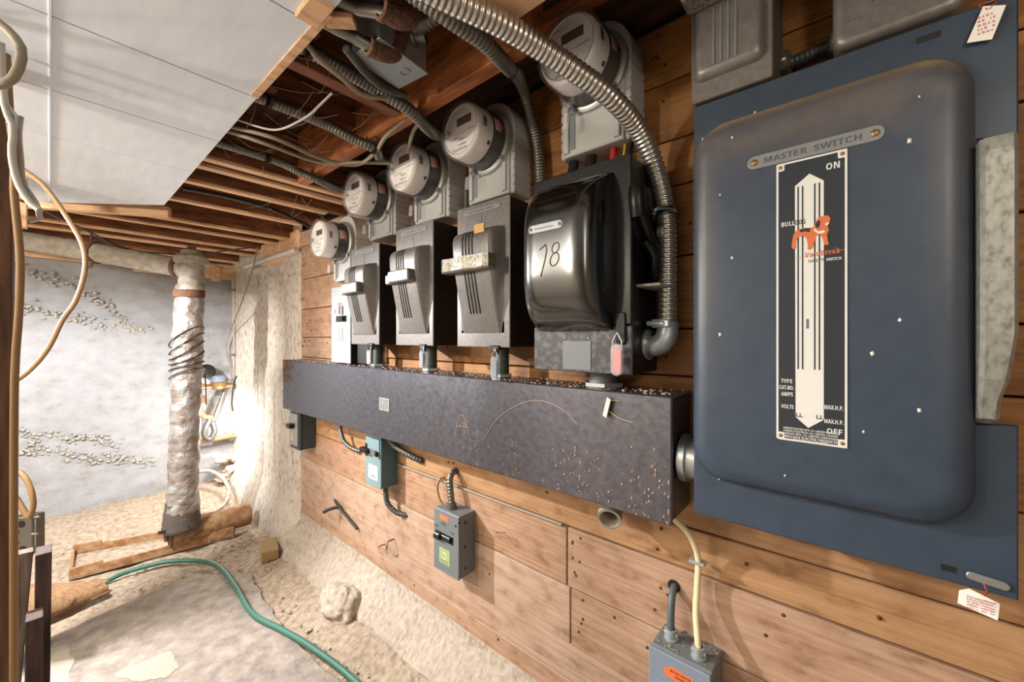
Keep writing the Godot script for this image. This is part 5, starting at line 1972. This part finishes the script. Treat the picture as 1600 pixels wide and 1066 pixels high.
	for n in 9:
		var s := rng.randf_range(.03, .07)
		T = Transform3D(Basis.from_euler(Vector3(rng.randf() * 6, rng.randf() * 6, 0)).scaled(Vector3(s, s * .7, s)), Vector3(rng.randf_range(-.12, .05), rng.randf_range(.10, .30), rng.randf_range(-4.02, -3.92)))
		lump(st, float(n) * 3.7)
	T = Transform3D.IDENTITY
	var rk := obj("broken_concrete", st, M.plaster_concrete)
	rk.set_meta("kind", "stuff")
	tag(rk, "broken concrete lumps below the lamp in the far corner", "rubble")
	lamp_bulb("work_lamp", "bare glowing lamp bulb in the far corner by the water meter", Vector3(-.072, .608, -3.66), .04, CORNER_E, c8(255, 250, 244), false)
	lamp_bulb("ceiling_lamp", "bulb in a wide metal shade hanging under the joists by the far left", Vector3(-1.28, 1.72, -2.42), .03, KEY_E, c8(255, 254, 252), true)
	# two added fill globes out of view on the left, close under the white boards
	lamp_bulb("added_globe", "added white fill globe under the white ceiling on the room's left, farther one", Vector3(-2.0, 1.745, -2.1), .07, FILL_E, c8(255, 243, 222), true)
	lamp_bulb("added_globe", "added white fill globe under the white ceiling on the room's left, nearer one", Vector3(-2.0, 1.745, -1.4), .07, FILL_E, c8(255, 243, 222), true)
	lamp_bulb("added_globe", "added white fill globe on the ceiling behind the viewer", Vector3(-1.2, 1.74, .55), .10, GLOBE_E, c8(255, 242, 220), true)  # unseen weak fill added behind the camera

func lump(st: SurfaceTool, shift: float) -> void:
	var nz := FastNoiseLite.new()
	nz.frequency = 1.1
	nz.fractal_octaves = 3
	var rows: Array[PackedVector3Array] = []
	for i in 13:
		var th := PI * i / 12.0
		var l := PackedVector3Array()
		for j in 19:
			var ph := TAU * j / 18.0
			var dir := Vector3(sin(th) * cos(ph), -cos(th), -sin(th) * sin(ph))
			l.append(dir * (1.0 + .5 * nz.get_noise_3d(dir.x + shift, dir.y, dir.z)))
		rows.append(l)
	sheet(st, rows)

func lathe_y(st: SurfaceTool, prof: Array, at: Vector3) -> void:
	T = Transform3D(Basis(Vector3.RIGHT, -PI / 2), at)
	lathe(st, prof, 30)
	T = Transform3D.IDENTITY

func lamp_bulb(called: String, label: String, at: Vector3, r: float, energy: float, col: Color, hanging: bool) -> void:
	var o := thing(called, label, "lamp", at)
	var st := st_new()
	var prof := [[.002, -r]]
	for i in 12:
		var a := -PI / 2 + PI * (i + 1) / 13.0
		prof.append([r * cos(a), r * sin(a)])
	prof.append([r * .36, r * 1.25])
	T = Transform3D(Basis(Vector3.RIGHT, -PI / 2), Vector3.ZERO)
	lathe(st, prof, 24)
	T = Transform3D.IDENTITY
	obj("bulb", st, M.bulb_glow, o)
	st = st_new()
	T = Transform3D(Basis(Vector3.RIGHT, -PI / 2), Vector3.ZERO)
	lathe(st, [[r * .4, r * 1.0], [r * .42, r * 1.1 + .015, 1], [minf(r, .04) * .9, r * 1.1 + .02], [minf(r, .04) * 1.3, r * 1.1 + .035, 1], [.001, r * 1.1 + .036]], 20)
	T = Transform3D.IDENTITY
	obj("holder", st, M.wire_white, o)
	if hanging and r < .05:
		# metal shade: its rim keeps the light below
		st = st_new()
		T = Transform3D(Basis(Vector3.RIGHT, -PI / 2), Vector3.ZERO)
		lathe(st, [[.150, -.024], [.153, -.022], [.12, .02], [.07, .06], [.03, .085], [.001, .088]], 36)
		lathe(st, [[.001, .084], [.028, .081], [.067, .056], [.117, .016], [.150, -.024]], 36)
		T = Transform3D.IDENTITY
		obj("shade", st, M.galvanized, o)
	elif not hanging:
		st = st_new()
		tube(st, [Vector3(0, r * 2.5, 0), Vector3(.0, r * 4, -.03), Vector3(.02, r * 7, -.07), Vector3(.05, r * 9, -.10)], .005, 6)
		obj("cord", st, M.cable_black, o)
	var l := OmniLight3D.new()
	l.name = "light"
	l.light_color = col
	l.light_energy = energy
	l.light_size = r * .9
	l.omni_range = 12.0
	l.omni_attenuation = 2.0
	l.shadow_enabled = true
	o.add_child(l)

# ------------------------------------------------------------------ things on the ground
func make_floor_things() -> void:
	var st: SurfaceTool
	var f := thing("tray_frame", "shallow rusty tan tray frame lying on the dirt round the drain cleanout", "tray", Vector3(-.57, .0, -3.2))
	var c := [Vector3(-.36, .03, .085), Vector3(.335, .035, .20), Vector3(.37, .035, .02), Vector3(-.34, .03, -.25)]
	for k in 4:
		st = st_new()
		beam_box(st, c[k], c[(k + 1) % 4], .012, .045)
		obj("side", st, M.rusty_pipe, f)
	for q in [[c[0], c[1]], [c[1], c[0]], [c[3], c[2]]]:
		st = st_new()
		var dd: Vector3 = (q[1] - q[0]).normalized()
		beam_box(st, q[0] + Vector3(0, .012, 0), q[0] + dd * .12 + Vector3(0, .012, 0), .016, .05)
		obj("corner_lip", st, M.rusty_pipe, f)
	st = st_new()
	quad(st, c[0] - Vector3(0, .025, 0), c[1] - Vector3(0, .025, 0), c[2] - Vector3(0, .025, 0), c[3] - Vector3(0, .025, 0))
	var pan := PackedVector2Array()
	T = Transform3D(Basis(Vector3.RIGHT, Vector3(0, 0, -1), Vector3.UP), Vector3.ZERO)
	for v in c:
		pan.append(Vector2(v.x, -v.z))
	st = st_new()
	plate(st, pan, .004, .012)
	T = Transform3D.IDENTITY
	obj("bottom", st, M.dirt, f)
	var b := thing("brick", "loose tan brick lying by the foot of the concrete wall", "brick", Vector3(-.165, .01, -2.59), -.25)
	st = st_new()
	box(st, -.045, .045, 0.0, .062, -.085, .085, .006)
	obj("block", st, M.brick_tan, b)
	run("garden_hose", "green garden hose snaking over the ground from the tray to the bottom edge", "hose",
		[[-.86, .015, -2.92], [-.80, .02, -2.93], [-.727, .022, -2.954], [-.575, .024, -2.916], [-.445, .024, -2.775], [-.395, .024, -2.605], [-.392, .026, -2.335], [-.40, .026, -2.067], [-.352, .026, -1.862], [-.31, .026, -1.668], [-.275, .026, -1.403], [-.27, .026, -1.1], [-.35, .026, -.7]], .0118, M.hose_green)
	# broken lump of concrete at the wall's foot
	st = st_new()
	var nz := FastNoiseLite.new()
	nz.frequency = 8.0
	nz.fractal_octaves = 4
	nz.seed = 5
	var rows: Array[PackedVector3Array] = []
	for i in 33:
		var th := PI * i / 32.0
		var l := PackedVector3Array()
		for j in 49:
			var ph := TAU * j / 48.0
			var dir := Vector3(sin(th) * cos(ph), -cos(th), sin(th) * sin(ph) * -1.0)
			var k := 1.0 + .3 * nz.get_noise_3d(dir.x * .14, dir.y * .14, dir.z * .14)
			l.append(Vector3(dir.x * .08 * k, dir.y * .075 * k, dir.z * .13 * k))
		rows.append(l)
	sheet(st, rows)
	var lump := obj("concrete_lump", st, M.plaster_concrete)
	lump.position = Vector3(-.12, .05, -1.80)
	tag(lump, "rough broken lump of concrete against the wall below the lowest board", "rubble")
	st = st_new()
	for n in 260:
		var s := rng.randf_range(.003, .013)
		var x := rng.randf_range(-.42, -.1)
		var z := rng.randf_range(-2.9, -1.1)
		if n % 5 == 0:
			x = rng.randf_range(-1.0, -.2)
			z = rng.randf_range(-3.6, -2.6)
		T = Transform3D(Basis.from_euler(Vector3(rng.randf() * 6, rng.randf() * 6, 0)).scaled(Vector3(s, s * .6, s * .9)), Vector3(x, .008, z))
		pebble(st)
	T = Transform3D.IDENTITY
	var gr := obj("grit", st, M.plaster_concrete)
	gr.set_meta("kind", "stuff")
	tag(gr, "chips and grit scattered over the dirt beside the hose", "grit")
	# curled brown paper and torn white sheets
	st = st_new()
	rows = []
	for i in 14:
		var l := PackedVector3Array()
		for j in 13:
			var u := i / 13.0
			var v := j / 12.0
			var a := lerpf(-.5, 2.6, v)
			var rr := lerpf(.15, .05, u)
			l.append(Vector3(-.14 + u * .29 + nz.get_noise_2d(u * .7, v * .7) * .03, .01 + rr * .75 * sin(maxf(a, 0.0)) + .02 * (1 - u) + .012 * nz.get_noise_2d(u, v * 1.4 + 3.0), rr * cos(a) * 1.1))
		rows.append(l)
	sheet(st, rows)
	for k in rows.size() - 1:
		for i in rows[k].size() - 1:
			var o := Vector3(0, -.002, 0)
			quad(st, rows[k][i] + o, rows[k + 1][i] + o, rows[k + 1][i + 1] + o, rows[k][i + 1] + o)
	var pb := obj("curled_paper", st, M.paper_brown)
	pb.position = Vector3(-.965, .015, -2.83)
	tag(pb, "curled brown paper lying on the ground behind the dark leaning boards", "paper")
	for q in [[-.985, -2.30, [[-.06, .2], [.03, .16], [.045, .02], [.03, -.1], [.05, -.25], [-.06, -.25]], "torn white paper sheet on the slab beside the dark leaning boards"], [-.76, -1.99, [[-.09, .12], [.075, .11], [.085, -.02], [.05, -.05], [.0, -.02], [-.04, .03]], "torn white paper scrap on the slab at the picture's bottom edge"]]:
		var poly := PackedVector2Array()
		for i in q[2].size():
			var p := Vector2(q[2][i][0], q[2][i][1])
			var p2 := Vector2(q[2][(i + 1) % q[2].size()][0], q[2][(i + 1) % q[2].size()][1])
			for s in 5:
				poly.append(p.lerp(p2, s / 5.0) + Vector2(rng.randf_range(-.006, .006), rng.randf_range(-.006, .006)))
		st = st_new()
		T = Transform3D(Basis(Vector3.RIGHT, Vector3(0, 0, -1), Vector3.UP), Vector3.ZERO)
		plate(st, poly, 0.0, .0015)
		T = Transform3D.IDENTITY
		var o := obj("paper_sheet", st, M.paper_white)
		o.position = Vector3(q[0], .0125, q[1])
		tag(o, q[3], "paper", "torn sheets on the slab")

# ------------------------------------------------------------------ the left edge of the view
func make_left_things() -> void:
	var st: SurfaceTool
	var p := thing("wooden_post", "brown wooden post standing at the picture's left edge", "post", Vector3(-1.097, .0, -1.455))
	st = st_new()
	box(st, -.043, .043, 0.0, 1.79, -.045, .045, .003)
	obj("post", st, M.post_wood, p)
	st = st_new()
	box(st, -.05, .03, 1.79, 1.879, -.05, .05, .003)
	obj("packing_block", st, M.pale_wood, p)
	st = st_new()
	box(st, -1.13, -1.055, 1.69, 1.879, -2.39, -2.35, .003)
	tag(obj("timber_stub", st, M.pale_wood), "short pale timber hanging from the white ceiling behind the tan cables", "timber")
	run("cable", "tan cable hanging straight down beside the brown post", "cable", [[-1.06, 1.875, -1.35], [-1.055, 1.734, -1.367], [-1.049, 1.673, -1.36], [-1.050, 1.59, -1.36], [-1.042, 1.454, -1.355], [-1.043, 1.344, -1.355], [-1.048, 1.235, -1.358], [-1.05, 1.10, -1.36], [-1.051, .6, -1.37], [-1.05, .1, -1.37]], .0065, M.cable_tan)
	run("cable", "long tan cable swinging out in front of the far wall and back to the post", "cable", [[-1.07, 1.85, -2.07], [-1.064, 1.834, -2.067], [-1.013, 1.775, -2.007], [-.963, 1.671, -1.949], [-.929, 1.577, -1.91], [-.926, 1.493, -1.906], [-.945, 1.399, -1.928], [-.973, 1.336, -1.96], [-1.004, 1.242, -1.997], [-1.045, 1.169, -2.044], [-1.094, 1.117, -2.10]], .0085, M.cable_tan, 0.0, "", .7)
	run("cable", "pale cable loop bulging out at the top left corner", "cable", [[-1.10, 1.875, -1.235], [-1.073, 1.865, -1.2], [-1.05, 1.845, -1.18], [-1.034, 1.808, -1.159], [-1.040, 1.765, -1.166], [-1.055, 1.743, -1.181], [-1.075, 1.74, -1.20], [-1.10, 1.75, -1.22]], .0075, M.cable_grey)
	run("cable", "white cable running down over the brown post's top with a metal clip", "cable", [[-1.064, 1.868, -1.29], [-1.064, 1.816, -1.3], [-1.058, 1.739, -1.29], [-1.048, 1.70, -1.28], [-1.05, 1.649, -1.284], [-1.042, 1.591, -1.275], [-1.026, 1.55, -1.255], [-1.013, 1.535, -1.242]], .006, M.wire_white)
	run("cable", "white cable bent into a hook below the ceiling edge", "cable", [[-1.045, 1.80, -1.49], [-1.048, 1.757, -1.488], [-1.045, 1.703, -1.484], [-1.041, 1.642, -1.478], [-1.023, 1.60, -1.458], [-1.015, 1.558, -1.449], [-1.03, 1.552, -1.46]], .0055, M.wire_white)
	st = st_new()
	tube(st, [Vector3(-1.062, 1.76, -1.3), Vector3(-1.05, 1.735, -1.29), Vector3(-1.04, 1.715, -1.28), Vector3(-1.048, 1.70, -1.285), Vector3(-1.056, 1.71, -1.29)], .004, 8)
	tag(obj("cable_clip", st, M.zinc), "small zinc clip holding the white cable to the post", "clip")
	run("cable", "tan cable arching out of the grey steel box below the post's middle", "cable", [[-1.10, .778, -2.413], [-1.068, .765, -2.377], [-1.047, .706, -2.353], [-1.041, .646, -2.346], [-1.05, .60, -2.357]], .009, M.cable_tan)
	run("cable", "shorter tan cable entering the grey steel box beside the arching one", "cable", [[-1.10, .706, -2.413], [-1.076, .658, -2.386], [-1.056, .604, -2.366]], .009, M.cable_tan)
	var e := thing("outlet_box", "grey perforated steel outlet box with two tan cables, behind the brown post", "outlet box", Vector3(-1.07, .455, -2.38), -.7)
	st = st_new()
	box(st, -.035, .035, 0.0, .145, -.05, .0, .003)
	obj("body", st, M.dull_conduit, e)
	for q in [[.0, .12, .013], [-.012, .09, .006], [-.012, .05, .006], [.005, .025, .012]]:
		st = st_new()
		T = Transform3D(Basis(), Vector3(q[0], q[1], 0))
		lathe(st, [[q[2], -.002], [q[2], .0008, 1], [.001, .0008]], 14)
		T = Transform3D.IDENTITY
		obj("knockout", st, M.meter_black, e)
	st = st_new()
	rod(st, Vector3(.045, .03, .0), Vector3(.045, .135, .0), .002)
	rod(st, Vector3(.03, .142, -.005), Vector3(.065, .148, .01), .004)
	rod(st, Vector3(.035, .08, 0), Vector3(.055, .08, 0), .004)
	obj("ground_wire", st, M.iron_pipe, e)
	st = st_new()
	box(st, -1.19, -1.10, 0.0, 1.879, -2.48, -2.395, .003)
	tag(obj("wooden_stud", st, M.post_wood), "rough stud behind the brown post carrying the grey outlet box", "stud")
	# leaning boards
	for q in [[[-1.05, .645, -1.87], [-1.09, .0, -1.74], .036, .085, "grey_wood", "weathered grey board leaning beside the post, leftmost of three"], [[-1.012, .648, -1.83], [-1.018, .0, -1.80], .032, .08, "dark_wood", "dark brown board standing upright behind the short one, tallest of three"], [[-1.028, .507, -1.735], [-1.03, .0, -1.715], .032, .07, "dark_wood", "short dark board in front of the other two leaning boards"]]:
		st = st_new()
		beam_box(st, Vector3(q[1][0], q[1][1], q[1][2]), Vector3(q[0][0], q[0][1], q[0][2]), q[2], q[3], Vector3(0, 0, 1))
		tag(obj("leaning_board", st, M[q[4]]), q[5], "board", "boards leaning by the post")
